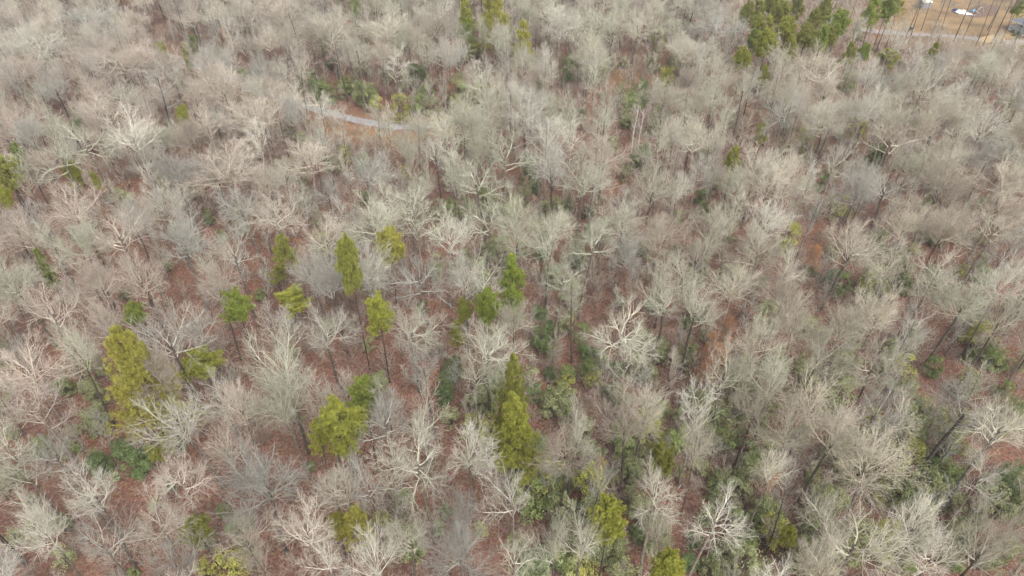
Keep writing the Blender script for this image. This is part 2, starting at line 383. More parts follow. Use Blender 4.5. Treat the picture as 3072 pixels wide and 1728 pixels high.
def strip(name, L, w, dz, m, seed, rag=.25):
    rng = np.random.default_rng(seed); T = unit(np.gradient(L, axis=0)); Nn = np.stack([-T[:, 1], T[:, 0]], 1); n = len(L)
    cols = []
    for s, j in ((-1, rag), (-.5, 0), (0, 0), (.5, 0), (1, rag)):
        q = L+Nn*(s*w/2+rng.normal(0, j*.5, n)[:, None]); z = hgt(q[:, 0], q[:, 1])+dz-(.10 if abs(s) == 1 else 0)
        cols.append(np.column_stack([q, z]))
    V = np.stack(cols, 1); k = 5; idx = np.arange(n*k).reshape(n, k)
    Q = np.stack([idx[:-1, :-1], idx[:-1, 1:], idx[1:, 1:], idx[1:, :-1]], -1).reshape(-1, 4)
    me = new_mesh(name, V.reshape(-1, 3), Q, smooth=True, mat=m); at_ = me.attributes.new('verge', 'FLOAT', 'POINT'); at_.data.foreach_set('value', np.tile(np.array([1, 0, .35, 0, 1], np.float32), n))
    o = obj(name, me); o['kind'] = 'structure'; return o

def mat_track():
    m, N, Lk, b = mat_base('track_gravel', .95); tc = N.new('ShaderNodeTexCoord'); n = noise(N, 3.0, 6, .7); n2 = noise(N, .45, 4, .65)
    for q in (n, n2): Lk.new(tc.outputs['Object'], q.inputs['Vector'])
    r = ramp(N, [(.3, (.20, .20, .205)), (.7, (.42, .42, .415))]); Lk.new(n.outputs[0], r.inputs[0])
    a = N.new('ShaderNodeAttribute'); a.attribute_name = 'verge'; ad = N.new('ShaderNodeMath'); ad.operation = 'MULTIPLY_ADD'; ad.inputs[1].default_value = .55
    Lk.new(a.outputs['Fac'], ad.inputs[0]); Lk.new(n2.outputs[0], ad.inputs[2]); q = ramp(N, [(.66, (0, 0, 0)), (.9, (1, 1, 1))]); Lk.new(ad.outputs[0], q.inputs[0])
    Lk.new(mix(N, Lk, r.outputs[0], (.24, .13, .08), q.outputs[0], 'MIX'), b.inputs['Base Color']); return m
M['gravel'] = mat_track()
M['drive'] = mat_plain('drive_gravel', (.27, .23, .205), (.46, .41, .38), 2.2, .95, .4)
M['lawn'] = mat_plain('dry_lawn', (.15, .10, .06), (.37, .255, .135), .13, .95, .5)
M['sand'] = mat_plain('pale_sand', (.45, .30, .14), (.62, .45, .25), 1.5, .95, .3)
strip('gravel_track', TRACK, 3.9, .16, M['gravel'], 1)
strip('driveway', DRIVE, 4.6, .10, M['drive'], 2, .5)

def patch(name, P, dz, m, step=3.0):
    P = np.array(P); x0, y0 = P.min(0); x1, y1 = P.max(0); c = P.mean(0); R = []
    out = catmull(list(P)+[P[0]], 6)[:-1]; rings = 12; V = [(*c, float(hgt(*c))+dz)]
    for k in range(1, rings+1):
        for p in out:
            q = c+(p-c)*k/rings; V.append((q[0], q[1], float(hgt(*q))+dz-(.12 if k == rings else 0)))
    n = len(out); T = [(0, 1+i, 1+(i+1) % n) for i in range(n)]
    Q = [(1+(k-1)*n+i, 1+k*n+i, 1+k*n+(i+1) % n, 1+(k-1)*n+(i+1) % n) for k in range(1, rings) for i in range(n)]
    o = obj(name, new_mesh(name, V, Q, T, smooth=True, mat=m)); o['kind'] = 'structure'; return o
patch('lawn', YARD, .05, M['lawn'])
patch('sand_patch', [at(*p)[:2] for p in ((2940, 112), (2975, 106), (3010, 112), (3012, 124), (2980, 130), (2945, 126))], .13, M['sand'])

# ------------------------------------------------------------------ planting helper
ORIG = dict(A=(0, 0), B=(1024, 0), C=(2048, 0), D=(0, 576), E=(1024, 576), Fq=(2048, 576), G=(0, 1152), H=(1024, 1152), I=(2048, 1152))
ORIG['F'] = ORIG['Fq']; SC = 1024/2576
def pix(c, x, y): o = ORIG[c]; return o[0]+x*SC, o[1]+y*SC

PLANTS = []                                    # every plant: dict(kind, x, y, r, h, tint ...)
def plant_at(kind, px, py, wpx, height, tint, base=None, cfrac=None, **kw):
    v = int(RNG.integers(0, len(VAR[kind]))); D = VAR[kind][v]
    if base is not None:
        x, y, z, t = at(*base)
        # height from where the crown's middle stands in the picture above the base
        best = min(np.arange(3, 30, .25), key=lambda hh: abs(proj(x, y, z+hh)[1]-py)); height = float(np.clip(best*D['h']/D['cz'], 6, 28)); dep = proj(x, y, z+best)[2]
    else:
        cf = cfrac or D['cz']/D['h']; x, y, z, dep = at(px, py, height*cf); z = float(hgt(x, y))
    r = max(.8, wpx/2/F*dep)
    PLANTS.append(dict(kind=kind, v=v, x=x, y=y, z=z, r=r, h=height, tint=tint, rz=float(RNG.uniform(0, 6.28)), manual=True, dep=dep, **kw))

BRIGHT, LIME, OLIVE, GOLD, DEEP = (.86, 1.0, .78), (1.04, 1.05, .8), (.95, .96, .9), (1.14, 1.06, .95), (.66, .82, .9)
# pines: crop, crown centre, crown width, height, tint, kind, optional base in the crop
PINES = [
 ('A',40,1290,200,18,OLIVE,'round',None),('A',180,1190,130,16,DEEP,'sparse',None),('A',520,1300,110,15,LIME,'round',None),('A',1370,865,90,13,LIME,'round',None),('A',1220,375,75,13,OLIVE,'round',None),
 ('A',1410,420,60,12,OLIVE,'conic',None),('A',600,900,120,13,DEEP,'sparse',None),('A',730,1355,45,11,LIME,'sparse',None),
 ('B',1160,140,260,24,GOLD,'feather',None),('B',950,140,130,19,LIME,'conic',None),('B',1390,350,140,20,GOLD,'conic',None),('B',960,260,130,14,BRIGHT,'feather',None),('B',95,40,80,16,BRIGHT,'round',None),
 ('C',495,100,105,19,OLIVE,'round',None),('C',600,80,100,19,OLIVE,'sparse',None),('C',740,90,130,20,OLIVE,'round',None),('C',880,30,110,20,OLIVE,'sparse',None),('C',560,190,90,18,OLIVE,'round',None),
 ('C',650,220,110,18,LIME,'sparse',None),('C',800,220,160,19,LIME,'round',None),('C',640,320,175,19,LIME,'round',None),('C',530,290,90,17,BRIGHT,'round',None),('C',460,430,130,16,LIME,'round',None),
 ('C',940,260,150,18,OLIVE,'round',None),('C',820,350,110,16,LIME,'sparse',None),('C',1050,280,130,18,BRIGHT,'sparse',None),('C',1185,160,170,20,BRIGHT,'round',None),('C',1110,270,110,17,LIME,'round',None),('C',1080,60,110,18,OLIVE,'sparse',None),
 ('C',680,20,110,19,OLIVE,'round',None),('C',960,140,110,17,OLIVE,'sparse',None),
 ('C',1450,80,140,20,BRIGHT,'sparse',None),('C',1540,55,110,20,BRIGHT,'round',None),('C',1650,30,90,18,LIME,'sparse',None),('C',1380,390,95,14,BRIGHT,'round',None),('C',1520,420,190,18,LIME,'sparse',(1490,610)),('C',1870,450,95,14,LIME,'conic',None),
 ('C',1260,400,100,15,OLIVE,'sparse',None),('C',610,560,80,13,LIME,'sparse',None),('C',600,1010,90,12,LIME,'sparse',None),('C',390,1190,110,14,LIME,'sparse',None),('C',2520,50,90,15,BRIGHT,'sparse',None),
 ('D',1030,910,175,17,BRIGHT,'round',(1150,1180)),('D',1820,840,195,17,BRIGHT,'round',(1950,1280)),('D',2190,790,270,18,LIME,'sparse',(2250,1010)),('D',2040,610,150,17,OLIVE,'sparse',(2130,790)),('D',2150,450,170,16,OLIVE,'sparse',None),
 ('D',1620,1275,260,18,LIME,'round',(1660,1620)),('D',1000,1400,520,25,GOLD,'feather',None),('D',340,590,100,13,BRIGHT,'conic',None),('D',20,30,110,14,LIME,'round',None),
 ('E',80,530,170,20,OLIVE,'round',(215,1340)),('E',350,390,220,18,GOLD,'round',None),('E',265,890,195,18,LIME,'round',(365,1440)),('E',1310,690,205,17,BRIGHT,'conic',None),('E',1095,840,200,16,BRIGHT,'round',None),('E',920,890,110,13,OLIVE,'round',None),('E',880,1060,110,12,OLIVE,'sparse',None),
 ('F',1410,640,100,11,LIME,'sparse',None),
 ('G',2560,290,350,19,LIME,'round',None),('G',2400,420,150,15,LIME,'sparse',None),('G',1480,1060,240,12,OLIVE,'sparse',None),('G',1190,510,110,10,LIME,'sparse',None),('G',2520,1060,150,13,GOLD,'round',None),
 ('H',170,150,250,18,BRIGHT,'sparse',None),('H',1275,90,240,21,OLIVE,'conic',None),('H',1330,400,340,20,LIME,'conic',None),('H',2020,1010,270,18,LIME,'round',None),('H',2440,540,180,15,OLIVE,'round',None),('H',2420,1400,250,17,LIME,'round',None),('H',60,1070,230,15,GOLD,'sparse',None),
 ('I',2790-2000,1130,130,8,LIME,'round',None),
]
for c, x, y, w, h, tint, kind, base in PINES:
    p = pix(c, x, y); plant_at(kind, p[0], p[1], w*SC, h, tint, pix(c, *base) if base else None)

DG, MG, GG, YG = (.66, .74, .66), (1.0, 1.0, .85), (1.22, 1.1, 1.25), (1.5, 1.25, .8)
SHRUBS = [
 ('A',1475,330,100,MG),('A',2450,690,150,MG),('A',2390,660,90,DG),('A',210,370,80,GG),('A',370,400,110,GG),('A',2280,600,140,GG),('A',2080,520,90,GG),('A',1430,120,70,GG),('A',1900,230,90,GG),('A',2440,360,110,GG),('A',2500,480,70,GG),('A',100,1130,70,YG),('A',1880,1180,120,GG),('A',2100,1290,160,GG),('A',2260,1330,140,GG),('A',2280,1060,110,GG),('A',460,500,60,GG),('A',1660,420,80,GG),('A',2560,50,80,DG),('A',870,130,60,MG),
 ('B',40,650,120,MG),('B',180,700,150,MG),('B',440,810,170,YG),('B',580,770,140,MG),('B',640,680,130,MG),('B',160,500,130,GG),('B',570,570,130,DG),('B',480,600,110,MG),('B',700,800,130,GG),('B',450,300,90,GG),('B',1740,460,120,MG),('B',1700,580,100,DG),('B',1830,520,150,GG),('B',2015,490,90,MG),('B',2110,690,110,GG),('B',2250,690,140,DG),('B',2420,240,80,GG),('B',2530,430,110,GG),('B',1600,830,150,GG),('B',1815,850,90,GG),('B',2270,1180,150,DG),('B',2350,950,120,GG),('B',1430,1290,140,MG),('B',1450,1400,110,DG),('B',20,1180,90,YG),('B',480,1300,90,YG),('B',300,1320,90,GG),('B',940,1090,100,GG),('B',1020,380,90,DG),('B',1500,640,70,GG),('B',2140,800,130,GG),('B',2220,760,120,MG),('B',820,730,90,GG),('B',610,1330,80,GG),('B',1440,1230,100,GG),('B',730,220,80,YG),('B',2130,1270,120,GG),('B',270,780,90,YG),('B',980,80,60,DG),
 ('C',240,1370,150,GG),('C',170,1160,110,GG),('C',2460,820,110,YG),('C',2370,1020,110,YG),('C',1450,1180,150,DG),('C',1990,1220,130,GG),('C',1050,1380,100,DG),('C',1110,1280,110,GG),('C',800,950,110,GG),('C',30,850,80,GG),('C',930,1160,110,GG),('C',760,1090,90,GG),('C',2530,400,110,GG),('C',30,950,90,GG),('C',440,1260,70,GG),('C',1900,1400,90,GG),
 ('D',720,1320,150,GG),('D',1960,770,80,MG),('D',1570,190,90,YG),('D',820,40,80,YG),('D',1670,330,80,GG),('D',570,310,90,GG),('D',340,290,80,GG),('D',1420,370,140,GG),('D',2400,200,110,GG),('D',2430,380,150,GG),('D',2290,50,110,GG),('D',940,770,80,GG),('D',2480,1000,110,GG),('D',2210,1210,100,GG),('D',20,750,70,DG),
 ('E',1490,910,120,DG),('E',1530,1080,180,DG),('E',1570,1180,130,MG),('E',1700,1000,160,GG),('E',1820,1060,110,MG),('E',850,1330,135,DG),('E',790,1410,110,DG),('E',280,1425,130,MG),('E',1440,1400,150,GG),('E',1575,1370,90,DG),('E',1690,1380,140,MG),('E',1850,1200,130,DG),('E',1870,1340,150,MG),('E',230,720,130,GG),('E',200,1150,100,GG),('E',720,530,120,GG),('E',720,600,100,MG),('E',850,600,80,MG),('E',930,210,180,GG),('E',730,120,130,GG),('E',860,130,110,GG),('E',1310,90,140,MG),('E',1780,450,170,GG),('E',1780,530,110,DG),('E',1100,500,120,GG),('E',1240,530,80,GG),('E',2250,1320,180,GG),('E',2080,1320,120,DG),('E',1960,1250,120,MG),('E',2400,1230,130,GG),('E',2360,850,110,DG),('E',1170,620,100,GG),('E',100,370,110,GG),('E',1640,130,90,GG),('E',1720,100,80,DG),('E',1880,140,90,GG),('E',610,870,90,GG),('E',1160,1060,120,GG),('E',900,530,110,GG),('E',1380,420,110,GG),('E',2230,420,90,YG),('E',1510,470,90,DG),('E',1990,300,100,GG),('E',2550,180,80,MG),
 ('F',1200,110,150,YG),('F',140,30,90,DG),('F',1000,150,70,MG),('F',1500,330,110,MG),('F',1490,440,110,DG),('F',600,680,80,YG),('F',1180,680,160,DG),('F',1120,640,90,MG),('F',1300,1030,120,DG),('F',2270,620,130,MG),('F',2110,590,110,YG),('F',2340,640,100,DG),('F',2260,1080,220,YG),('F',2190,1220,110,MG),('F',2360,1240,180,MG),('F',720,1270,190,GG),('F',880,1340,60,MG),('F',1900,1310,120,MG),('F',1190,1240,120,GG),('F',40,990,90,DG),('F',1740,1150,130,GG),('F',1650,590,170,GG),('F',1680,690,130,DG),('F',1500,640,110,GG),('F',1840,320,90,GG),('F',2270,80,80,YG),('F',150,640,100,GG),('F',980,590,90,GG),('F',2220,370,100,GG),('F',2100,330,90,GG),('F',180,1080,110,GG),('F',1130,440,110,GG),('F',1880,40,100,GG),('F',1090,1080,90,GG),('F',1280,1180,130,GG),('F',1860,130,110,GG),('F',300,170,120,GG),('F',450,1330,90,GG),('F',1150,1330,150,GG),('F',160,120,90,GG),
 ('G',920,480,150,DG),('G',1020,570,210,DG),('G',1090,520,120,MG),('G',750,600,160,DG),('G',720,540,120,GG),('G',300,470,140,MG),('G',1240,430,150,GG),('G',1350,450,90,MG),('G',870,690,60,MG),('G',80,360,110,GG),('G',200,860,110,GG),('G',1170,900,110,GG),('G',1800,1060,180,DG),('G',1820,1230,130,MG),('G',1720,1350,230,YG),('G',1540,1390,150,YG),('G',2350,610,60,MG),('G',540,360,120,GG),('G',570,470,90,MG),('G',2250,200,120,GG),('G',470,1040,110,MG),('G',1000,1430,70,MG),('G',260,1000,150,GG),('G',370,1040,120,DG),('G',100,1150,140,GG),('G',1280,770,90,GG),('G',60,20,120,GG),('G',1900,200,110,GG),('G',1680,950,90,MG),('G',1910,1300,110,GG),('G',470,500,110,GG),('G',240,1130,150,GG),('G',160,700,80,GG),
 ('H',785,60,150,DG),('H',1450,60,130,DG),('H',1600,110,140,MG),('H',1510,450,110,MG),('H',1520,560,90,DG),('H',1620,730,160,DG),('H',1600,680,120,MG),('H',1760,950,130,DG),('H',290,1040,170,YG),('H',470,1170,260,GG),('H',540,1230,170,MG),('H',730,1080,90,MG),('H',450,850,150,MG),('H',2040,700,110,MG),('H',2410,190,150,MG),('H',1850,310,140,GG),('H',1880,480,120,MG),('H',1500,1340,220,DG),('H',1700,1360,150,MG),('H',1600,1260,150,GG),('H',2330,1010,120,MG),('H',950,560,110,GG),('H',820,240,140,GG),('H',2240,1120,120,DG),('H',2050,60,130,DG),('H',1380,1270,120,GG),('H',1050,1090,110,YG),('H',790,950,90,GG),('H',1380,1390,120,DG),('H',970,130,120,GG),('H',1130,190,90,MG),('H',2180,820,130,GG),('H',2330,1230,110,GG),('H',450,990,70,MG),('H',1780,450,130,GG),('H',1690,230,100,GG),('H',1940,620,110,GG),('H',2240,620,100,GG),('H',2560,650,100,GG),('H',2080,1240,130,YG),('H',1460,950,80,YG),
 ('I',1810,160,160,YG),('I',540,530,150,MG),('I',470,600,150,MG),('I',590,240,80,MG),('I',300,740,200,MG),('I',370,840,100,MG),('I',620,950,220,GG),('I',560,1030,160,MG),('I',1780,400,120,MG),('I',1870,300,110,MG),('I',1910,590,110,DG),('I',2040,690,170,MG),('I',2490,790,220,DG),('I',2540,930,220,MG),('I',2480,660,150,DG),('I',2100,1090,190,MG),('I',2210,1030,120,DG),('I',2000,1150,110,GG),('I',1060,110,180,GG),('I',1030,1080,140,MG),('I',1850,1150,130,MG),('I',1680,1260,130,GG),('I',2430,30,110,MG),('I',2080,1380,80,MG),('I',540,1370,130,GG),('I',960,710,60,MG),('I',350,1290,130,MG),('I',60,1340,140,DG),('I',2200,560,120,GG),('I',2300,730,110,GG),('I',1700,1390,120,MG),('I',1560,1330,110,GG),('I',120,620,150,GG),('I',420,1000,150,MG),('I',250,860,140,GG),('I',480,1180,150,MG),('I',100,1170,120,DG),('I',1470,870,120,YG),('I',1670,880,110,YG),('I',1230,900,110,GG),('I',1180,1210,110,MG),('I',1730,1000,90,YG),('I',2050,480,90,DG),('I',2330,880,100,GG),('I',1250,570,110,GG),('I',2290,1340,110,GG),('I',2130,1170,140,DG),('I',850,400,110,GG),('I',1560,680,140,GG),
]
for c, x, y, w, tint in SHRUBS:
    p = pix(c, x, y); loose = tint in (GG, YG)
    dep = at(*p, 2)[3]; r = w*SC/2/F*dep
    plant_at('loose_shrub' if loose else 'shrub', p[0], p[1], w*SC*1.3, float(np.clip(r*2*RNG.uniform(1.15, 1.7), 1.4, 9)), tint)
for it in range(2600):
    px, py = float(RNG.uniform(-20, 3090)), float(RNG.uniform(60, 1720))
    dens = .10+.75*math.exp(-((px-1500)/420)**2)*(1.5 if py < 760 else .45)+.3*(1 if px > 1500 and py > 1150 else 0)+.25*(1 if px > 2000 else 0)
    if RNG.uniform() > dens*.42 or (px > 2600 and py < 190) or (900 < px < 1340 and 310 < py < 400): continue
    x, y, z, dep = at(px, py, 2); n = float(smooth_noise(np.array(x), np.array(y), 10, 77))
    if n < -.05: continue
    r = float(RNG.uniform(1.3, 3.0)); plant_at('loose_shrub' if RNG.uniform() < .7 else 'shrub', px, py, 2*r*F/dep, r*float(RNG.uniform(1.6, 3.2)), GG if RNG.uniform() < .7 else (YG if RNG.uniform() < .4 else MG))
for c, x, y, w in (('A',1675,260,100),('F',230,1130,150),('F',290,1250,150),('F',180,1330,130),('F',330,1020,120),('F',990,460,110),('B',840,680,90),('B',1400,1400,80),('H',1930,640,100),('D',2250,430,110),('C',610,900,90),('B',860,650,60),('I',680,720,110),('A',930,40,130),('F',330,1180,110)):
    p = pix(c, x, y); plant_at('beech', p[0], p[1], w*SC, float(RNG.uniform(6.5, 9)), (1, 1, 1))

# prominent bare trees: crop, crown centre, crown width, kind
PINK, PALE, GREY, CREAM, LICH = (1.0, .92, .895), (1.15, 1.15, 1.12), (.84, .85, .85), (1.03, 1.04, .96), (.94, 1.0, .88)
BARE = [
 ('A',1400,480,300,'f'),('A',1610,570,280,'f'),('A',1760,640,240,'u'),('A',2080,740,230,'f'),('A',2210,800,170,'f'),('B',340,950,150,'u'),('B',560,960,130,'u'),('B',760,950,260,'f'),('B',1000,850,260,'f'),('B',1120,760,240,'f'),('A',700,300,300,'f'),('A',1050,390,280,'f'),
 ('A',330,330,450,'f'),('A',640,150,420,'f'),('A',890,440,480,'s'),('A',710,850,480,'s'),('A',450,1140,400,'s'),('A',2220,150,330,'u'),('A',1700,650,340,'f'),('A',1960,860,460,'f'),('A',1640,1290,560,'f'),('A',1330,1240,380,'f'),('A',2300,1180,400,'f'),('A',1280,480,330,'f'),('A',90,500,380,'f'),('A',130,930,380,'f'),('A',1180,650,280,'u'),('A',2500,200,330,'f'),('A',1000,1000,360,'f'),('A',2400,780,240,'s'),
 ('B',300,200,360,'f'),('B',760,390,290,'f'),('B',910,950,460,'f'),('B',1400,830,340,'f'),('B',1230,1150,520,'s'),('B',1080,1370,480,'s'),('B',1550,1010,260,'u'),('B',1720,1030,270,'u'),('B',1870,400,320,'f'),('B',2450,690,330,'f'),('B',1940,960,220,'u'),('B',1620,1200,320,'f'),('B',1050,560,300,'u'),('B',700,150,320,'f'),('B',390,480,280,'u'),('B',260,870,190,'u'),('B',1960,140,340,'f'),('B',1650,160,320,'f'),('B',2220,180,330,'f'),('B',1980,1140,380,'f'),('B',2430,1150,280,'u'),('B',1360,560,240,'u'),('B',1100,670,280,'u'),('B',180,1280,380,'f'),('B',2350,1370,380,'f'),('B',1800,1330,360,'s'),('B',2000,820,240,'u'),('B',1700,800,180,'u'),
 ('C',280,200,400,'f'),('C',980,450,290,'f'),('C',1260,560,380,'s'),('C',1040,690,320,'s'),('C',1800,650,440,'s'),('C',2000,840,380,'f'),('C',780,850,310,'s'),('C',1330,190,180,'u'),('C',750,410,190,'u'),('C',660,1360,480,'f'),('C',1150,1190,350,'s'),('C',1560,1060,400,'s'),('C',2090,1120,350,'s'),('C',2300,930,340,'f'),('C',2460,540,220,'s'),('C',1740,480,200,'u'),('C',1580,250,170,'u'),('C',260,640,260,'u'),('C',110,750,280,'f'),('C',540,660,260,'u'),('C',1340,800,280,'f'),('C',1330,1380,340,'f'),('C',2440,1330,420,'f'),('C',430,1010,220,'u'),('C',1080,930,280,'s'),('C',110,1000,280,'f'),('C',2500,730,260,'f'),('C',1620,860,300,'s'),('C',2350,1130,320,'f'),('C',1950,1350,360,'f'),
 ('D',560,100,380,'f'),('D',1350,320,420,'f'),('D',1980,160,480,'s'),('D',2440,330,350,'f'),('D',160,660,400,'f'),('D',680,660,300,'f'),('D',1050,590,340,'f'),('D',1600,650,300,'f'),('D',760,1010,300,'f'),('D',1480,1090,480,'s'),('D',2060,1040,240,'u'),('D',2130,1320,480,'f'),('D',200,1300,480,'f'),('D',2460,990,360,'s'),('D',190,300,330,'f'),('D',600,330,360,'f'),('D',900,270,320,'s'),('D',300,880,360,'s'),('D',1760,430,300,'s'),('D',530,1180,320,'f'),('D',1230,90,330,'f'),('D',1120,1330,300,'f'),
 ('E',230,220,400,'f'),('E',310,560,350,'f'),('E',620,620,440,'s'),('E',930,600,310,'f'),('E',1100,210,420,'s'),('E',1560,330,370,'s'),('E',1850,350,380,'s'),('E',2130,190,360,'f'),('E',530,1010,400,'s'),('E',1050,1150,430,'s'),('E',1350,910,250,'f'),('E',2120,1010,520,'s'),('E',1640,640,290,'s'),('E',2150,1330,300,'u'),('E',1000,1400,340,'s'),('E',560,150,300,'u'),('E',1360,160,340,'f'),('E',2400,330,320,'f'),('E',2130,430,300,'f'),('E',2450,800,320,'s'),('E',1320,330,300,'f'),('E',780,320,300,'f'),('E',1780,780,260,'u'),('E',650,1250,300,'s'),
 ('F',620,190,330,'f'),('F',590,420,380,'f'),('F',1250,350,450,'f'),('F',1750,140,420,'f'),('F',2370,100,400,'f'),('F',370,680,350,'f'),('F',770,760,350,'f'),('F',1600,560,340,'s'),('F',1220,950,380,'f'),('F',580,1090,330,'f'),('F',1050,1190,430,'s'),('F',1480,1330,350,'s'),('F',2120,790,450,'f'),('F',120,480,300,'s'),('F',780,560,320,'s'),('F',1460,880,320,'f'),('F',100,820,360,'s'),('F',1900,620,300,'u'),('F',2460,640,300,'f'),('F',360,1340,380,'s'),('F',1700,1060,260,'u'),('F',2000,260,340,'f'),('F',900,980,300,'f'),('F',2400,940,330,'s'),('F',200,250,300,'f'),
 ('G',1430,220,440,'f'),('G',1640,480,340,'f'),('G',1930,690,540,'f'),('G',450,560,350,'s'),('G',110,560,360,'u'),('G',650,850,380,'s'),('G',1290,700,400,'s'),('G',1160,1000,400,'s'),('G',760,1180,460,'s'),('G',1620,1090,440,'s'),('G',290,1060,330,'f'),('G',2260,1110,360,'s'),('G',1270,1350,420,'f'),('G',2480,800,380,'s'),('G',2150,90,380,'f'),('G',1800,130,280,'f'),('G',260,130,420,'u'),('G',2470,1330,350,'s'),('G',1950,1200,280,'u'),
 ('H',640,620,520,'s'),('H',310,530,340,'u'),('H',950,470,340,'f'),('H',1330,880,480,'s'),('H',1750,300,380,'s'),('H',1700,510,380,'s'),('H',2200,290,430,'f'),('H',2430,790,420,'s'),('H',910,1210,500,'f'),('H',230,1280,440,'f'),('H',1620,1220,340,'s'),('H',1910,1220,420,'s'),('H',500,1180,340,'s'),('H',40,720,340,'s'),('H',230,820,260,'s'),('H',930,950,320,'f'),('H',1890,790,280,'s'),('H',2470,1150,260,'f'),('H',590,200,400,'s'),('H',1280,1260,260,'s'),('H',2300,180,320,'f'),
 ('I',850,330,420,'f'),('I',1130,330,360,'f'),('I',1480,590,600,'f'),('I',2080,190,440,'s'),('I',2430,290,430,'s'),('I',190,990,460,'s'),('I',860,780,230,'u'),('I',1110,1000,380,'s'),('I',1390,1180,520,'s'),('I',920,1330,340,'f'),('I',1120,1360,300,'s'),('I',1860,1030,400,'f'),('I',2300,1230,420,'s'),('I',1930,1340,300,'s'),('I',560,110,380,'s'),('I',120,200,300,'u'),('I',1420,160,420,'s'),('I',1640,260,300,'s'),('I',2300,650,300,'s'),('I',2400,1050,300,'f'),('I',700,600,260,'s'),('I',150,420,260,'f'),
]
KN = dict(s='spreading', f='fan', u='upright')
def bare_tint(x, y, kind):
    px = proj(x, y, 12)[0]; left = 1/(1+math.exp((px-1100)/260)); mid = math.exp(-((px-1500)/420)**2)*(1 if y > 75 else .4)
    base = np.array(CREAM)*(1-left)+np.array(PINK)*left; base = base*(1-.75*mid)+np.array(LICH)*.75*mid
    warm = 1/(1+math.exp(-(px-2250)/200)); base = base*(1-.6*warm)+np.array((1.05, .985, .90))*.6*warm
    if kind == 'fan': base = base*np.array((1.02, .99, .98))
    pick = RNG.uniform()
    if pick < .16: base = np.array(PALE)
    elif pick < .30: base = np.array(GREY)*.92
    elif pick < .38: base = np.array((.86, .78, .72))
    elif pick < .48: base = np.array((.94, .97, .87))
    return tuple(np.clip(base*RNG.uniform(.82, 1.1), .4, 1.3))
PSEEN = [(*proj(p['x'], p['y'], p['z']+p['h']*.8)[:2], p['r']*F/p['dep'], p['y']) for p in PLANTS if p['kind'] in ('round', 'sparse', 'feather', 'conic')]
for c, x, y, w, k in BARE:
    p = pix(c, x, y); kind = KN[k]; h = float(RNG.uniform(17.5, 22))
    for _ in range(3):                         # a crown does not stand in front of a pine's crown
        x_, y_, z_, d_ = at(p[0], p[1], h*.75)
        for X_, Y_, r_, yy in PSEEN:
            need = r_*.55+w*SC*.5; dx, dy = p[0]-X_, p[1]-Y_
            if y_ < yy and math.hypot(dx, dy) < need:
                sx_ = 1 if dx >= 0 else -1; p = (X_+sx_*math.sqrt(max(need**2-dy**2, 1)), p[1])
    plant_at(kind, p[0], p[1], w*SC*1.25, h, (1, 1, 1)); q = PLANTS[-1]; q['tint'] = bare_tint(q['x'], q['y'], kind)
# tall dark-stemmed trees standing along the lower edge of the yard
for bx, by, h in ((1625,435,25),(1775,300,24),(1915,345,24),(2030,350,23),(2200,375,25),(2262,350,23),(1860,310,20),(2330,330,21),(2110,300,20),(2400,330,20),(1700,330,19),(2480,380,21),(1405,265,22),(1370,160,22),(2300,230,20)):
    x, y, z, t = at(*pix('C', bx, by)); PLANTS.append(dict(kind='slender', v=int(RNG.integers(0, 4)), x=x, y=y, z=z, r=float(RNG.uniform(1.9, 2.7)), h=h, tint=(.62, .58, .54), rz=float(RNG.uniform(0, 6.28)), manual=True, dep=t, yard=True))

# openings in the canopy where the litter or the track shows: photograph pixel, radius
GAPS = [(965,332,22),(1020,347,26),(1075,362,22),(1130,345,22),(3045,80,60),(3000,70,40),(2960,60,40),(2900,60,50),(2830,60,50),(2770,70,50),(2940,110,30),(2860,108,24),(500,105,48),(475,70,30),(127,600,42),(533,846,36),(775,1020,38),(245,975,40),(1130,1070,66),(1100,1130,50),(1330,870,48),(1770,930,60),(1740,985,45),(1360,1075,40),(1690,850,40),(1560,1570,40),(1455,1460,42),(1100,1430,36),(2370,1545,62),(2180,1290,60),(2150,1340,40),(2220,1460,38),(2470,1420,36),(2880,1680,42),(2180,720,48),(2850,760,36),(2440,860,38),(2610,1000,38),(2735,1130,44),(1930,600,30),(880,1290,40),(860,1400,45),(360,1440,44),(260,1190,40),(90,1230,40),(980,1540,40),(1860,240,44),(1700,260,34),(1920,200,36),(2270,350,30),(1290,760,34)]
GAPS = np.array(GAPS, float)

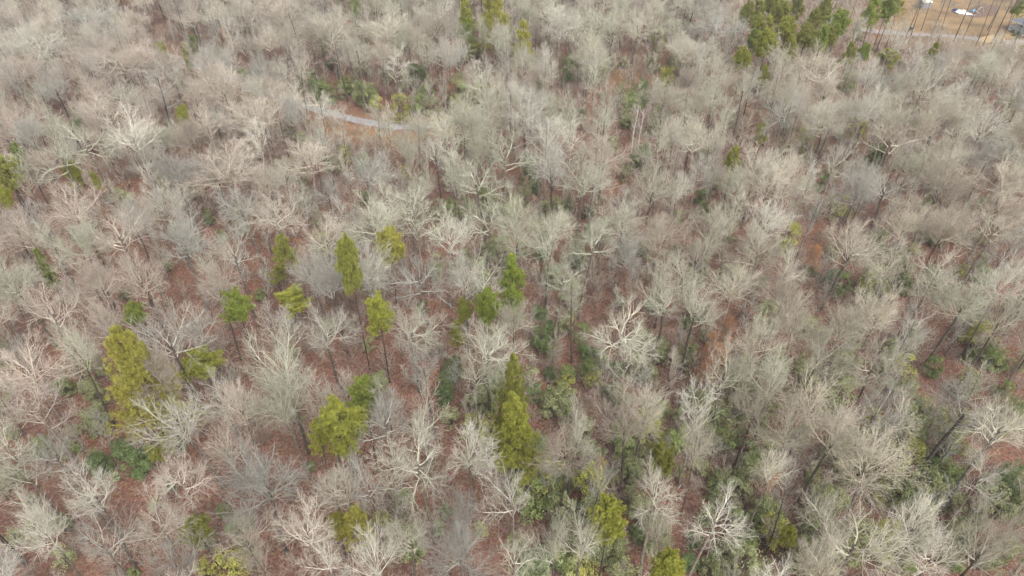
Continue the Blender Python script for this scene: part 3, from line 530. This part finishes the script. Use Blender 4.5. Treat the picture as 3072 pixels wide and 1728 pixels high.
# ---- fill the rest of the wood
XY = [(p['x'], p['y'], p['r']) for p in PLANTS if p['kind'] in ('spreading', 'fan', 'upright', 'round', 'feather', 'conic')]
acc = np.array(XY)
SEEN = np.array([(*proj(p['x'], p['y'], p['z']+p['h']*(.55 if 'shrub' in p['kind'] or p['kind'] == 'beech' else .78))[:2], p['r']*F/p['dep'], p['y']) for p in PLANTS if p['kind'] in ('round', 'sparse', 'feather', 'conic', 'shrub', 'beech') or ('shrub' in p['kind'] and p['tint'] == (1.5, 1.25, .8))])
def visible(x, y, h, m=90):
    a = proj(x, y, h); b = proj(x, y, 0); return (-m < a[0] < 3072+m or -m < b[0] < 3072+m) and b[1] > -70 and a[1] < 1728+m
for it in range(16000):
    y = math.sqrt(RNG.uniform(22**2, 320**2)); x = float(RNG.uniform(-1, 1))*(55+y*.75)
    kind = RNG.choice(['fan', 'spreading', 'upright', 'slender'], p=[.42, .34, .16, .08]); h = float(RNG.uniform(13.5, 21))
    r = float({'fan': RNG.uniform(3.1, 5.6), 'spreading': RNG.uniform(3.2, 5.8), 'upright': RNG.uniform(2.3, 3.6), 'slender': RNG.uniform(1.5, 2.3)}[kind])
    if not visible(x, y, h): continue
    d = np.hypot(acc[:, 0]-x, acc[:, 1]-y)
    if (d < (acc[:, 2]+r)*.56).any(): continue
    if in_poly(np.array([x]), np.array([y]), YARD)[0] or dist_line(np.array([x]), np.array([y]), TRACK)[0] < 2.6 or dist_line(np.array([x]), np.array([y]), DRIVE)[0] < 3.5: continue
    cxp, cyp, dep = proj(x, y, h*.72); rp = r*F/dep; bxp, byp, _ = proj(x, y, .5)
    if ((np.hypot(GAPS[:, 0]-cxp, GAPS[:, 1]-cyp) < GAPS[:, 2]+rp*.72) | (np.hypot(GAPS[:, 0]-bxp, GAPS[:, 1]-byp) < GAPS[:, 2]*.6)).any(): continue
    if ((np.hypot(SEEN[:, 0]-cxp, SEEN[:, 1]-cyp) < SEEN[:, 2]*.8+rp*.75) & (y < SEEN[:, 3])).any(): continue
    if cxp > 2640 and cyp < 150:
        if kind != 'slender' or RNG.uniform() < .5: continue
    if 2180 < cxp < 2640 and cyp < 190 and kind != 'slender' : continue           # the pine grove
    acc = np.vstack([acc, (x, y, r)])
    PLANTS.append(dict(kind=str(kind), v=int(RNG.integers(0, len(VAR[kind]))), x=x, y=y, z=float(hgt(x, y)), r=r, h=h, tint=bare_tint(x, y, kind), rz=float(RNG.uniform(0, 6.28)), manual=False, dep=dep))
# understorey saplings
sx = []
for it in range(7000):
    y = math.sqrt(RNG.uniform(30**2, 290**2)); x = float(RNG.uniform(-1, 1))*(50+y*.74); h = float(RNG.uniform(5, 10.5))
    if not visible(x, y, h, 20) or in_poly(np.array([x]), np.array([y]), YARD)[0] or dist_line(np.array([x]), np.array([y]), TRACK)[0] < 3.0: continue
    if sx and (np.hypot(np.array(sx)[:, 0]-x, np.array(sx)[:, 1]-y) < 3.0).any(): continue
    bxp, byp, dep = proj(x, y, h*.5)
    if (np.hypot(GAPS[:, 0]-bxp, GAPS[:, 1]-byp) < GAPS[:, 2]*.9).any() and RNG.uniform() < .75: continue
    if cxp > 2700 and byp < 130: continue
    sx.append((x, y)); t = np.array(PINK)*.9 if RNG.uniform() < .6 else np.array(GREY)
    PLANTS.append(dict(kind='sapling', v=int(RNG.integers(0, 4)), x=x, y=y, z=float(hgt(x, y)), r=h*.2, h=h, tint=tuple(t*RNG.uniform(.85, 1.1)), rz=float(RNG.uniform(0, 6.28)), manual=False, dep=dep))

# ------------------------------------------------------------------ labels
NAME = dict(spreading='bare_spreading_tree', fan='bare_fan_tree', upright='bare_upright_tree', slender='bare_slender_tree', sapling='bare_sapling', round='pine_tree', sparse='thin_crowned_pine_tree',
            feather='feathery_pine_tree', conic='conical_pine_tree', shrub='evergreen_shrub', loose_shrub='loose_evergreen_shrub', beech='dry_leaved_beech_sapling')
LOOK = dict(spreading='bare tree with crooked spreading limbs', fan='bare tree with a fan of fine branches', upright='bare tree with a narrow upright crown',
            slender='slim straight bare tree with short branches', sapling='thin leafless sapling', round='pine with a tufted rounded crown', sparse='pine with a thin see-through crown',
            feather='tall pine with layered feathery boughs', conic='pine with a pointed conical crown', shrub='dense leafy evergreen shrub', loose_shrub='loose see-through evergreen shrub', beech='young beech still holding orange dry leaves')
pin = [p for p in PLANTS if p['kind'] in ('round', 'sparse', 'feather', 'conic')]; shr = [p for p in PLANTS if 'shrub' in p['kind']]
PX = np.array([(p['x'], p['y']) for p in pin]); SX = np.array([(p['x'], p['y']) for p in shr]); bar = [p for p in PLANTS if p['kind'] in ('spreading', 'fan', 'upright')]; BX = np.array([(p['x'], p['y']) for p in bar])
def colour_word(p):
    r, g, b = p['tint']; k = p['kind']
    if k in ('round', 'sparse', 'feather', 'conic'):
        return {BRIGHT: 'bright green', LIME: 'yellow-green', OLIVE: 'olive', GOLD: 'golden-green', DEEP: 'deep green'}[p['tint']]
    if 'shrub' in k: return {DG: 'dark green', MG: 'mid-green', GG: 'grey-green', YG: 'yellowish green'}[p['tint']]
    if k == 'beech': return ''
    l = (r+g+b)/3; return 'pale' if l > 1.05 else ('greyish' if b > .86*r and l > .8 else ('cream-grey' if l > .95 else 'brownish-grey'))
def where(p):
    x, y = np.array([p['x']]), np.array([p['y']]); k = p['kind']; px, py, _ = proj(p['x'], p['y'], p['h']*.7)
    if p.get('yard') or dist_line(x, y, YARD)[0] < 9: return 'at the edge of the tan yard'
    if dist_line(x, y, TRACK)[0] < 8: return 'beside the gravel track'
    if k in ('round', 'sparse') and 2180 < px < 2640 and py < 230: return 'in the pine grove near the yard'
    if k in ('shrub', 'loose_shrub'):
        d = np.hypot(PX[:, 0]-x, PX[:, 1]-y).min(); n = np.sum(np.hypot(SX[:, 0]-x, SX[:, 1]-y) < 6)-1
        return 'at the foot of a pine' if d < 4.5 else ('in a thicket of evergreen shrubs' if n > 1 else ('next to another evergreen shrub' if n == 1 else 'standing alone among bare trees'))
    if k in ('round', 'sparse', 'feather', 'conic'):
        d = np.sort(np.hypot(PX[:, 0]-x, PX[:, 1]-y)); s = np.hypot(SX[:, 0]-x, SX[:, 1]-y).min()
        return 'right next to another pine' if d[1] < 8 else ('rising out of evergreen shrubs' if s < 4 else 'alone among bare hardwoods')
    d = np.hypot(PX[:, 0]-x, PX[:, 1]-y).min(); s = np.hypot(SX[:, 0]-x, SX[:, 1]-y).min()
    g = np.sum(np.hypot(SX[:, 0]-x, SX[:, 1]-y) < 9)
    return 'close beside a pine' if d < 6 else ('over evergreen shrubs' if g > 3 else ('beside a single evergreen shrub' if s < 4.5 else ('on open leaf litter' if s > 11 else 'among other bare trees')))
CAT = dict(round='pine tree', sparse='pine tree', feather='pine tree', conic='pine tree', shrub='shrub', loose_shrub='shrub', sapling='sapling', beech='sapling')

# ------------------------------------------------------------------ plant them: individuals, then the rest as woodland
by_kind = {}
for p in PLANTS:
    p['size'] = p['r']/p['dep']*(3 if p['manual'] else 1); by_kind.setdefault(NAME[p['kind']], []).append(p)
rest = {}
COUNT = {}
for nm, L in by_kind.items():
    L.sort(key=lambda p: -p['size'])
    lim = 300
    for p in L[:lim]:
        D = VAR[p['kind']][p['v']]; s = p['r']/D['r']; sz = p['h']/D['h']
        e = bpy.data.objects.new(nm, None); COL.objects.link(e); e.empty_display_size = .5
        e.location = (p['x'], p['y'], p['z']-.08); lean = 0 if 'shrub' in p['kind'] else .03
        e.rotation_euler = (float(RNG.normal(0, lean)), float(RNG.normal(0, lean)), p['rz']); e.scale = (s, s, sz)
        size = 'tall' if p['h'] > 19.5 else ('short' if p['h'] < 14.5 and p['kind'] in LOOK and p['kind'] not in ('sapling', 'beech', 'shrub', 'loose_shrub') else '')
        if 'shrub' in p['kind']: size = 'large' if p['r'] > 3 else ('small' if p['r'] < 1.5 else '')
        if LOOK[p['kind']].startswith('tall'): size = ''
        look = LOOK[p['kind']]; q = p['h']/p['r']
        if 'shrub' in p['kind']:
            look = look.replace('dense leafy evergreen', 'dense %s evergreen' % ('low wide' if q < 1.7 else ('tall' if q > 2.5 else 'rounded'))).replace('loose see-through evergreen', 'loose %s evergreen' % ('low wide' if q < 1.7 else ('tall' if q > 2.5 else 'rounded')))
        if p['kind'] in ('spreading', 'fan', 'upright'): look = look.replace('bare tree', 'bare %s-trunked tree' % ('dark' if p['v'] % 2 else 'grey'))
        wh = where(p)
        if p['kind'] in ('shrub', 'loose_shrub', 'sapling') and len(look.split()) + len(wh.split()) < 11:
            d = np.hypot(BX[:, 0]-p['x'], BX[:, 1]-p['y']); j = int(d.argmin())
            if d[j] < 4: wh += ', under a '+{'spreading': 'spreading', 'fan': 'fan-branched', 'upright': 'narrow'}[bar[j]['kind']]+' tree'
        lab = ' '.join(w for w in (size, colour_word(p), look, wh) if w)
        if len(lab.replace('-', ' ').split()) > 15: lab = ' '.join(w for w in (size, colour_word(p), look, wh.split(',')[0]) if w)
        if len(lab.replace('-', ' ').split()) > 16: lab = ' '.join(w for w in (colour_word(p), look, wh.split(',')[0]) if w)
        tag(e, lab, CAT.get(p['kind'], 'bare tree'), lab)
        for pn, me in D['parts']:
            c = bpy.data.objects.new(pn, me); COL.objects.link(c); c.parent = e; t = p['tint']
            if pn == 'trunk' and p['kind'] in ('spreading', 'fan', 'upright'): t = tuple(np.array(t)*(.75 if p['v'] % 2 else 1.45))
            if pn in ('stems', 'branches') or (pn == 'trunk' and p['kind'] in ('round', 'sparse', 'feather', 'conic')): t = (1, 1, 1)
            c.color = (*t, 1)
            if pn in ('twigs', 'needles', 'foliage', 'dry_leaves', 'stems'): c['kind'] = 'stuff'
    if L[lim:]: rest[nm] = L[lim:]
    COUNT[nm] = len(L)
print('PLANTS', COUNT, {k: [(round(d['r'],1), round(d['h'],1), round(d['cz'],1)) for d in v] for k, v in VAR.items()})

def scatter(name, label, cat, meshes, pts, tint):
    """one object of points with a geometry-nodes instance of a source mesh at each"""
    col = bpy.data.collections.new(name+'_sources')
    for i, parts in enumerate(meshes):
        if len(parts) == 1: me = parts[0]
        else:
            me = bpy.data.meshes.new('%s_%02d' % (name, i)); Vs, Fs, Ms, off = [], [], [], 0
            for k, q in enumerate(parts):
                n = len(q.vertices); co = np.empty(n*3, np.float32); q.vertices.foreach_get('co', co); Vs.append(co.reshape(-1, 3))
                li = np.empty(len(q.loops), np.int32); q.loops.foreach_get('vertex_index', li); Fs.append(li.reshape(-1, 4)+off); Ms.append(np.full(len(q.polygons), k, np.int32)); off += n
            me = new_mesh('%s_%02d' % (name, i), np.concatenate(Vs), np.concatenate(Fs), smooth=True)
            for q in parts: me.materials.append(q.materials[0])
            me.polygons.foreach_set('material_index', np.concatenate(Ms))
        col.objects.link(bpy.data.objects.new('%s_source_%02d' % (name, i), me))
    A = np.array(pts, np.float32)               # x y z rz sxy sz idx
    me = bpy.data.meshes.new(name); me.vertices.add(len(A)); me.vertices.foreach_set('co', A[:, :3].ravel())
    a = me.attributes.new('rot', 'FLOAT_VECTOR', 'POINT'); a.data.foreach_set('vector', np.column_stack([np.zeros(len(A)), np.zeros(len(A)), A[:, 3]]).astype(np.float32).ravel())
    a = me.attributes.new('scl', 'FLOAT_VECTOR', 'POINT'); a.data.foreach_set('vector', A[:, [4, 4, 5]].ravel())
    a = me.attributes.new('idx', 'INT', 'POINT'); a.data.foreach_set('value', A[:, 6].astype(np.int32))
    o = obj(name, me); o['kind'] = 'stuff'; tag(o, label, cat); o.color = (*tint, 1)
    g = bpy.data.node_groups.new(name, 'GeometryNodeTree'); g.interface.new_socket('Geometry', in_out='INPUT', socket_type='NodeSocketGeometry'); g.interface.new_socket('Geometry', in_out='OUTPUT', socket_type='NodeSocketGeometry')
    N = g.nodes; gi = N.new('NodeGroupInput'); go = N.new('NodeGroupOutput'); ip = N.new('GeometryNodeInstanceOnPoints'); ci = N.new('GeometryNodeCollectionInfo')
    ci.inputs['Collection'].default_value = col; ci.inputs['Separate Children'].default_value = True; ci.inputs['Reset Children'].default_value = True
    def attr(nm, ty):
        q = N.new('GeometryNodeInputNamedAttribute'); q.data_type = ty; q.inputs[0].default_value = nm; return q.outputs[0]
    ip.inputs['Pick Instance'].default_value = True
    g.links.new(gi.outputs[0], ip.inputs['Points']); g.links.new(ci.outputs[0], ip.inputs['Instance']); g.links.new(attr('idx', 'INT'), ip.inputs['Instance Index'])
    er = N.new('FunctionNodeEulerToRotation'); g.links.new(attr('rot', 'FLOAT_VECTOR'), er.inputs[0]); g.links.new(er.outputs[0], ip.inputs['Rotation'])
    g.links.new(attr('scl', 'FLOAT_VECTOR'), ip.inputs['Scale']); g.links.new(ip.outputs[0], go.inputs[0])
    md = o.modifiers.new('scatter', 'NODES'); md.node_group = g
    return o
for nm, L in rest.items():
    k = L[0]['kind']; pts = [(p['x'], p['y'], p['z']-.08, p['rz'], p['r']/VAR[k][p['v']]['r'], p['h']/VAR[k][p['v']]['h'], p['v']) for p in L]
    scatter(nm.replace('tree', 'woodland').replace('sapling', 'undergrowth'), 'mass of further '+LOOK[k].replace('tree', 'trees').replace('sapling', 'saplings')+' crowded between the nearer ones', 'woodland', [[m for _, m in D['parts']] for D in VAR[k]], pts, (1.02, .97, .92))

# twiggy brush near the ground
pts = []
while len(pts) < 8500:
    y = math.sqrt(RNG.uniform(30**2, 285**2)); x = float(RNG.uniform(-1, 1))*(48+y*.74)
    n = float(smooth_noise(np.array(x), np.array(y), 9, 21))
    if RNG.uniform() > .55+.6*n: continue
    if dist_line(np.array([x]), np.array([y]), TRACK)[0] < 3.2 or in_poly(np.array([x]), np.array([y]), YARD)[0] or dist_line(np.array([x]), np.array([y]), DRIVE)[0] < 3: continue
    s = float(RNG.uniform(.6, 1.5)); pts.append((x, y, float(hgt(x, y))-.05, float(RNG.uniform(0, 6.28)), s, s*float(RNG.uniform(.7, 1.2)), int(RNG.integers(0, 4))))
scatter('twig_brush', 'low leafless pinkish twig brush covering the red-brown forest floor', 'brush', [[m] for m in BRUSH], pts, (.92, .76, .70))

# ------------------------------------------------------------------ the yard: house, shed and odds and ends
M['white'] = mat_plain('white_paint', (.66, .66, .66), (.82, .82, .82), 6, .6)
M['siding'] = mat_plain('pale_siding', (.68, .68, .67), (.80, .80, .79), 3, .7)
M['shingle'] = mat_plain('grey_shingles', (.12, .125, .14), (.24, .245, .26), 5, .9, .4)
M['glass_dark'] = mat_plain('dark_window', (.02, .025, .03), (.05, .055, .06), 2, .15)
M['deck'] = mat_plain('deck_boards', (.30, .30, .31), (.42, .42, .43), 4, .8)
M['shed_wall'] = mat_plain('shed_boards', (.26, .265, .28), (.38, .385, .40), 3, .85)
M['cream'] = mat_plain('cream_metal', (.58, .54, .44), (.72, .68, .58), 2, .6)
M['tarp'] = mat_plain('white_tarp', (.70, .71, .74), (.86, .86, .88), 1.5, .5)
M['navy'] = mat_plain('navy_tarp', (.02, .03, .09), (.06, .08, .18), 2, .5)
M['blue'] = mat_plain('light_blue_plastic', (.10, .38, .55), (.22, .52, .68), 3, .4)
M['bin'] = mat_plain('dark_grey_plastic', (.05, .06, .06), (.10, .11, .11), 3, .5)
M['soil'] = mat_plain('garden_soil', (.12, .08, .06), (.24, .16, .12), 1.2, .95, .5)
M['pale_wood'] = mat_plain('pale_dead_wood', (.55, .52, .47), (.85, .83, .78), 1.5, .9)
patch('garden_soil', [at(*p)[:2] for p in ((2895, 44), (2908, 22), (2945, 14), (2990, 18), (2995, 42), (2950, 52), (2915, 53))], .10, M['soil'])

A = np.array(at(3022, 88)[:2]); Bp = np.array(at(3062, 107)[:2]); uu = unit(Bp-A); ang = math.atan2(uu[1], uu[0])
house = bpy.data.objects.new('house', None); COL.objects.link(house); house.location = (A[0], A[1], float(hgt(*A))); house.rotation_euler = (0, 0, ang)
tag(house, 'pale house with grey shingled roof and white railed porch beyond the tan yard', 'house')
LX, PD = 15.0, 2.6                                # length of the porch front, porch depth
MB().box((LX/2, PD+4.5, 1.9), (LX-.4, 9, 3.4)).build('wall', M['siding'], house)
fl = MB().box((LX/2, PD/2-.02, .62), (LX, PD, .18)).build('porch_floor', M['deck'], house)
MB().box((LX/2, .05, .27), (LX-.1, .06, .5)).build('porch_skirt', M['white'], house)
for i in range(7): MB().box((.12+i*(LX-.24)/6, .12, 1.9), (.15, .15, 2.4)).build('porch_post', M['white'], house, bevel=.015)
for x0, x1 in ((.2, 8.9), (10.4, LX-.2)):
    r = MB(); r.box(((x0+x1)/2, .12, 1.55), (x1-x0, .09, .08)); r.box(((x0+x1)/2, .12, .85), (x1-x0, .06, .06)); rail = r.build('railing', M['white'], house)
    n = int((x1-x0)/.16); b_ = MB()
    for k in range(n): b_.box((x0+(k+.5)*(x1-x0)/n, .12, 1.2), (.045, .045, .64))
    q = b_.build('balusters', M['white'], rail); q['kind'] = 'stuff'
r = MB(); r.box((.12, PD/2, 1.55), (.09, PD-.3, .08)); r.box((.12, PD/2, .85), (.06, PD-.3, .06))
for k in range(14): r.box((.12, .25+k*.16, 1.2), (.045, .045, .64))
r.build('railing', M['white'], house)
st = MB()
for k in range(4): st.box((9.65, -.16-.3*k, .55-.14*k), (1.3, .32, .08))
stp = st.build('porch_steps', M['white'], house)
for sx_ in (9.0, 10.3): MB().tube([(sx_, .1, 1.5), (sx_, -1.25, .95)], .05, 6).box((sx_, -1.22, .48), (.09, .09, .95)).build('handrail', M['white'], stp)
rf = MB(); e = .45; z0, z1 = 3.15, 6.0; y0, y1 = -e, PD+9+e; ym = (y0+y1)/2
rf.add([(-e, y0, z0), (LX+e, y0, z0), (LX+e, y1, z0), (-e, y1, z0), (5.2, ym, z1), (LX-5.2, ym, z1), (-e, y0, z0-.14), (LX+e, y0, z0-.14), (LX+e, y1, z0-.14), (-e, y1, z0-.14)],
       [(0, 1, 5, 4), (1, 2, 5), (2, 3, 4, 5), (3, 0, 4), (6, 9, 8, 7)])
roof = rf.build('roof', M['shingle'], house)
fa = MB(); fa.box((LX/2, y0-.012, z0-.07), (LX+2*e+.1, .05, .2)); fa.box((-e-.012, ym, z0-.07), (.05, y1-y0-.06, .2)); fa.build('fascia', M['white'], roof)
MB().box((LX/2, .12, 3.02), (LX, .14, .2)).build('porch_beam', M['white'], house)
for wx in (2.4, 5.6, 12.4):
    w_ = MB().box((wx, PD-.03, 2.05), (1.15, .06, 1.5)).build('window', M['white'], house)
    for sx_ in (-.26, .26): MB().box((wx+sx_, PD-.075, 2.05), (.46, .03, 1.3)).build('pane', M['glass_dark'], w_)
d_ = MB().box((9.6, PD-.03, 1.75), (1.0, .06, 2.05)).build('door', M['white'], house); MB().box((9.6, PD-.075, 2.3), (.6, .03, .7)).build('pane', M['glass_dark'], d_)
for px, py, r, lab in ((3036, 97, .75, 'rounded clipped bush against the porch railing'), (3041, 108, .85, 'larger dark clipped bush in front of the porch steps corner'), (3052, 104, .8, 'clipped bush beside the porch steps'), (3054, 117, .8, 'clipped bush standing out from the porch on the tan grass')):
    x, y, z, t = at(px, py); D = VAR['shrub'][0]; e_ = bpy.data.objects.new('porch_bush', None); COL.objects.link(e_); e_.location = (x, y, z); e_.scale = (r/D['r'], r/D['r'], r*1.3/D['h']); e_.rotation_euler = (0, 0, px); tag(e_, lab, 'bush', 'bushes around the porch')
    for pn, me in D['parts']: c = obj(pn, me, e_); c.color = (.6, .65, .6, 1)

x, y, z, t = at(2770, 22); shed = bpy.data.objects.new('storage_shed', None); COL.objects.link(shed); shed.location = (x, y, z); shed.rotation_euler = (0, 0, .12)
tag(shed, 'small grey board shed with a cream roof at the back of the yard', 'shed')
MB().box((0, 0, 1.05), (3.3, 3.0, 2.1)).build('wall', M['shed_wall'], shed)
for sy in (-1, 1): MB().box((0, sy*.86, 2.52), (3.7, 1.95, .07), rx=-sy*.42).build('roof_panel', M['cream'], shed)
MB().add([(-1.64, -1.49, 2.1), (-1.64, 1.49, 2.1), (-1.64, 0, 2.86), (1.64, -1.49, 2.1), (1.64, 1.49, 2.1), (1.64, 0, 2.86)], [(0, 2, 1), (3, 4, 5), (0, 3, 5, 2), (1, 2, 5, 4), (0, 1, 4, 3)]).build('gable', M['shed_wall'], shed)
dd = MB().box((.2, -1.53, .95), (1.0, .05, 1.8)).build('door', M['shed_wall'], shed); MB().box((.6, -1.57, .95), (.05, .04, .2)).build('handle', M['bin'], dd)

def heap(name, m, parent, cx, cy, rx, ry, h, seed, rz=0):
    n = 16; g = np.linspace(-1, 1, n); X, Y = np.meshgrid(g, g); q = X**2+Y**2; r_ = np.random.default_rng(seed)
    Z = h*np.clip(1-q*.75, 0, 1)*(.55+.45*np.abs(np.sin(X*3.1+seed)*np.cos(Y*2.7+seed*2)))+r_.normal(0, .05, X.shape)*(q < 1.1)+.06
    X = X*(1+.18*np.sin(Y*4+seed)); Y = Y*(1+.18*np.sin(X*5+seed)); xx, yy = X*rx, Y*ry
    V = np.stack([cx+xx*math.cos(rz)-yy*math.sin(rz), cy+xx*math.sin(rz)+yy*math.cos(rz), Z], -1).reshape(-1, 3); i = np.arange(n*n).reshape(n, n)
    Q = np.stack([i[:-1, :-1], i[:-1, 1:], i[1:, 1:], i[1:, :-1]], -1).reshape(-1, 4)
    return obj(name, new_mesh(name, V, Q, smooth=True, mat=m), parent)
x, y, z, t = at(2886, 40); tp_ = bpy.data.objects.new('tarp_heap', None); COL.objects.link(tp_); tp_.location = (x, y, z+.05); tag(tp_, 'crumpled heap of white and navy tarpaulin lying on the tan yard', 'tarp')
heap('white_tarp', M['tarp'], tp_, -.7, .5, 1.3, 1.6, 1.0, 1, .3); heap('white_tarp', M['tarp'], tp_, 1.0, -1.4, 1.5, .9, .8, 2, -.5); heap('white_tarp', M['tarp'], tp_, 1.1, 1.2, .6, 1.3, .9, 4, .2); heap('navy_tarp', M['navy'], tp_, -1.2, 2.4, .9, 1.2, .9, 3)
x, y, z, t = at(2928, 38); cl = bpy.data.objects.new('collapsed_umbrella', None); COL.objects.link(cl); cl.location = (x, y, z+.1); tag(cl, 'light blue cloth on a white pole dropped on the garden soil', 'umbrella')
heap('blue_cloth', M['blue'], cl, -.2, 1.3, .6, .8, .6, 6); MB().tube([(0, 1.0, .35), (.25, 0, .15), (.5, -1.4, .08)], .07, 8).build('pole', M['white'], cl)
def tub(name, px, py, m, r, h, lab, cat):
    x, y, z, t = at(px, py); e_ = bpy.data.objects.new(name, None); COL.objects.link(e_); e_.location = (x, y, z+.05); tag(e_, lab, cat)
    MB().tube([(0, 0, 0), (0, 0, h*.9), (0, 0, h), (0, 0, h*.97), (0, 0, .1)], [r*.8, r*.96, r*1.05, r*.9, r*.7], 14).build('body', m, e_)
    MB().tube([(r*math.cos(a), 0, h*.9+r*.5*math.sin(a)) for a in np.linspace(0, math.pi, 9)], .025, 5).build('handle', M['bin'], e_)
tub('bucket', 2863, 18, M['blue'], .34, .6, 'light blue bucket on the back of the yard', 'bucket'); tub('bucket', 2919, 49, M['tarp'], .3, .5, 'small white bucket beside the garden soil', 'bucket')
x, y, z, t = at(2733, 91); bn = bpy.data.objects.new('wheeled_bin', None); COL.objects.link(bn); bn.location = (x, y, z+.06); bn.rotation_euler = (0, 0, .5); tag(bn, 'dark grey wheeled rubbish bin standing by the driveway', 'bin')
MB().add([(-.3, -.32, .06), (.3, -.32, .06), (.3, .32, .06), (-.3, .32, .06), (-.38, -.42, 1.05), (.38, -.42, 1.05), (.38, .42, 1.05), (-.38, .42, 1.05)], [(0, 3, 2, 1), (4, 5, 6, 7), (0, 1, 5, 4), (1, 2, 6, 5), (2, 3, 7, 6), (3, 0, 4, 7)]).build('body', M['bin'], bn, bevel=.03)
MB().box((0, -.02, 1.1), (.82, .92, .08)).build('lid', M['shed_wall'], bn, bevel=.03); MB().tube([(-.3, .5, 1.02), (.3, .5, 1.02)], .03, 6).build('handle', M['bin'], bn)
for sx_ in (-1, 1): MB().tube([(sx_*.3, .34, .12), (sx_*.38, .34, .12)], .12, 12).build('wheel', M['bin'], bn)
x, y, z, t = at(2940, 36); tag(MB().tube([(-1.2+.3*k, .1*math.sin(k), .12+1.5*math.sin(k/8*math.pi)) for k in range(9)], [.09-.005*k for k in range(9)], 6).build('bent_branch', M['pale_wood'], None, (x, y, z+.05)), 'bent pale branch arching over the garden soil', 'branch')

# two white dead snags, two fallen trunks
for (bx, by), h, lab in (((2185, 1150), 12.5, 'slim white dead snag leaning beside a forked white one'), ((2235, 1145), 11.5, 'white dead snag forking near its top over green shrubs')):
    x, y, z, t = at(*pix('B', bx, by)); e_ = bpy.data.objects.new('dead_snag', None); COL.objects.link(e_); e_.location = (x, y, z-.1); e_.rotation_euler = (-.02, .06, bx); tag(e_, lab, 'dead tree', 'white dead snags')
    MB().tube([(.12*math.sin(k*1.3), .1*math.cos(k), k*h/8) for k in range(9)], [.17-.014*k for k in range(9)], 8).build('trunk', M['pale_wood'], e_)
    for k in range(4):
        a = k*2.1+bx; z_ = h*(.55+.11*k); MB().tube([(0, 0, z_), (.7*math.cos(a), .7*math.sin(a), z_+.9), (1.1*math.cos(a), 1.1*math.sin(a), z_+2.0)], [.075, .05, .025], 6).build('limb', M['pale_wood'], e_)
for (c, x0, y0, x1, y1), r, lab in ((('F', 640, 1000, 770, 965), .3, 'dark fallen trunk lying on orange-brown litter'), (('I', 405, 650, 450, 680), .28, 'short dark log stub lying by a green shrub'), (('E', 795, 850, 910, 870), .12, 'thin fallen stem lying on open red litter'), (('D', 1180, 860, 1310, 850), .12, 'thin pale fallen branch across the litter')):
    p0 = at(*pix(c, x0, y0)); p1 = at(*pix(c, x1, y1)); o_ = np.array(p0[:3]); P = [np.array([p0[i]+(p1[i]-p0[i])*k/6 for i in range(3)])-o_ for k in range(7)]
    for k in range(1, 6): P[k] = P[k]+RNG.normal(0, .07, 3)
    tag(MB().tube([tuple(q+np.array([0, 0, r*.8])) for q in P], [r*(1-.07*k) for k in range(7)], 8).build('fallen_log', M['pine_trunk'] if r > .2 else M['trunk'], None, tuple(o_)), lab, 'log', 'fallen trunks')

# ------------------------------------------------------------------ thin winter air
hz = MB().box((0, 190, 42), (760, 560, 96)).build('haze', M['white']); hz['kind'] = 'stuff'; hz.data.materials.clear()
hm = bpy.data.materials.new('thin_haze'); hm.use_nodes = True; hm.node_tree.nodes.clear(); pv = hm.node_tree.nodes.new('ShaderNodeVolumePrincipled'); mo = hm.node_tree.nodes.new('ShaderNodeOutputMaterial')
pv.inputs['Color'].default_value = (.96, .97, 1, 1); pv.inputs['Density'].default_value = .00022; hm.node_tree.links.new(pv.outputs[0], mo.inputs['Volume']); hz.data.materials.append(hm)
hz['label'] = 'thin pale winter haze over the whole wood'; hz['category'] = 'haze'
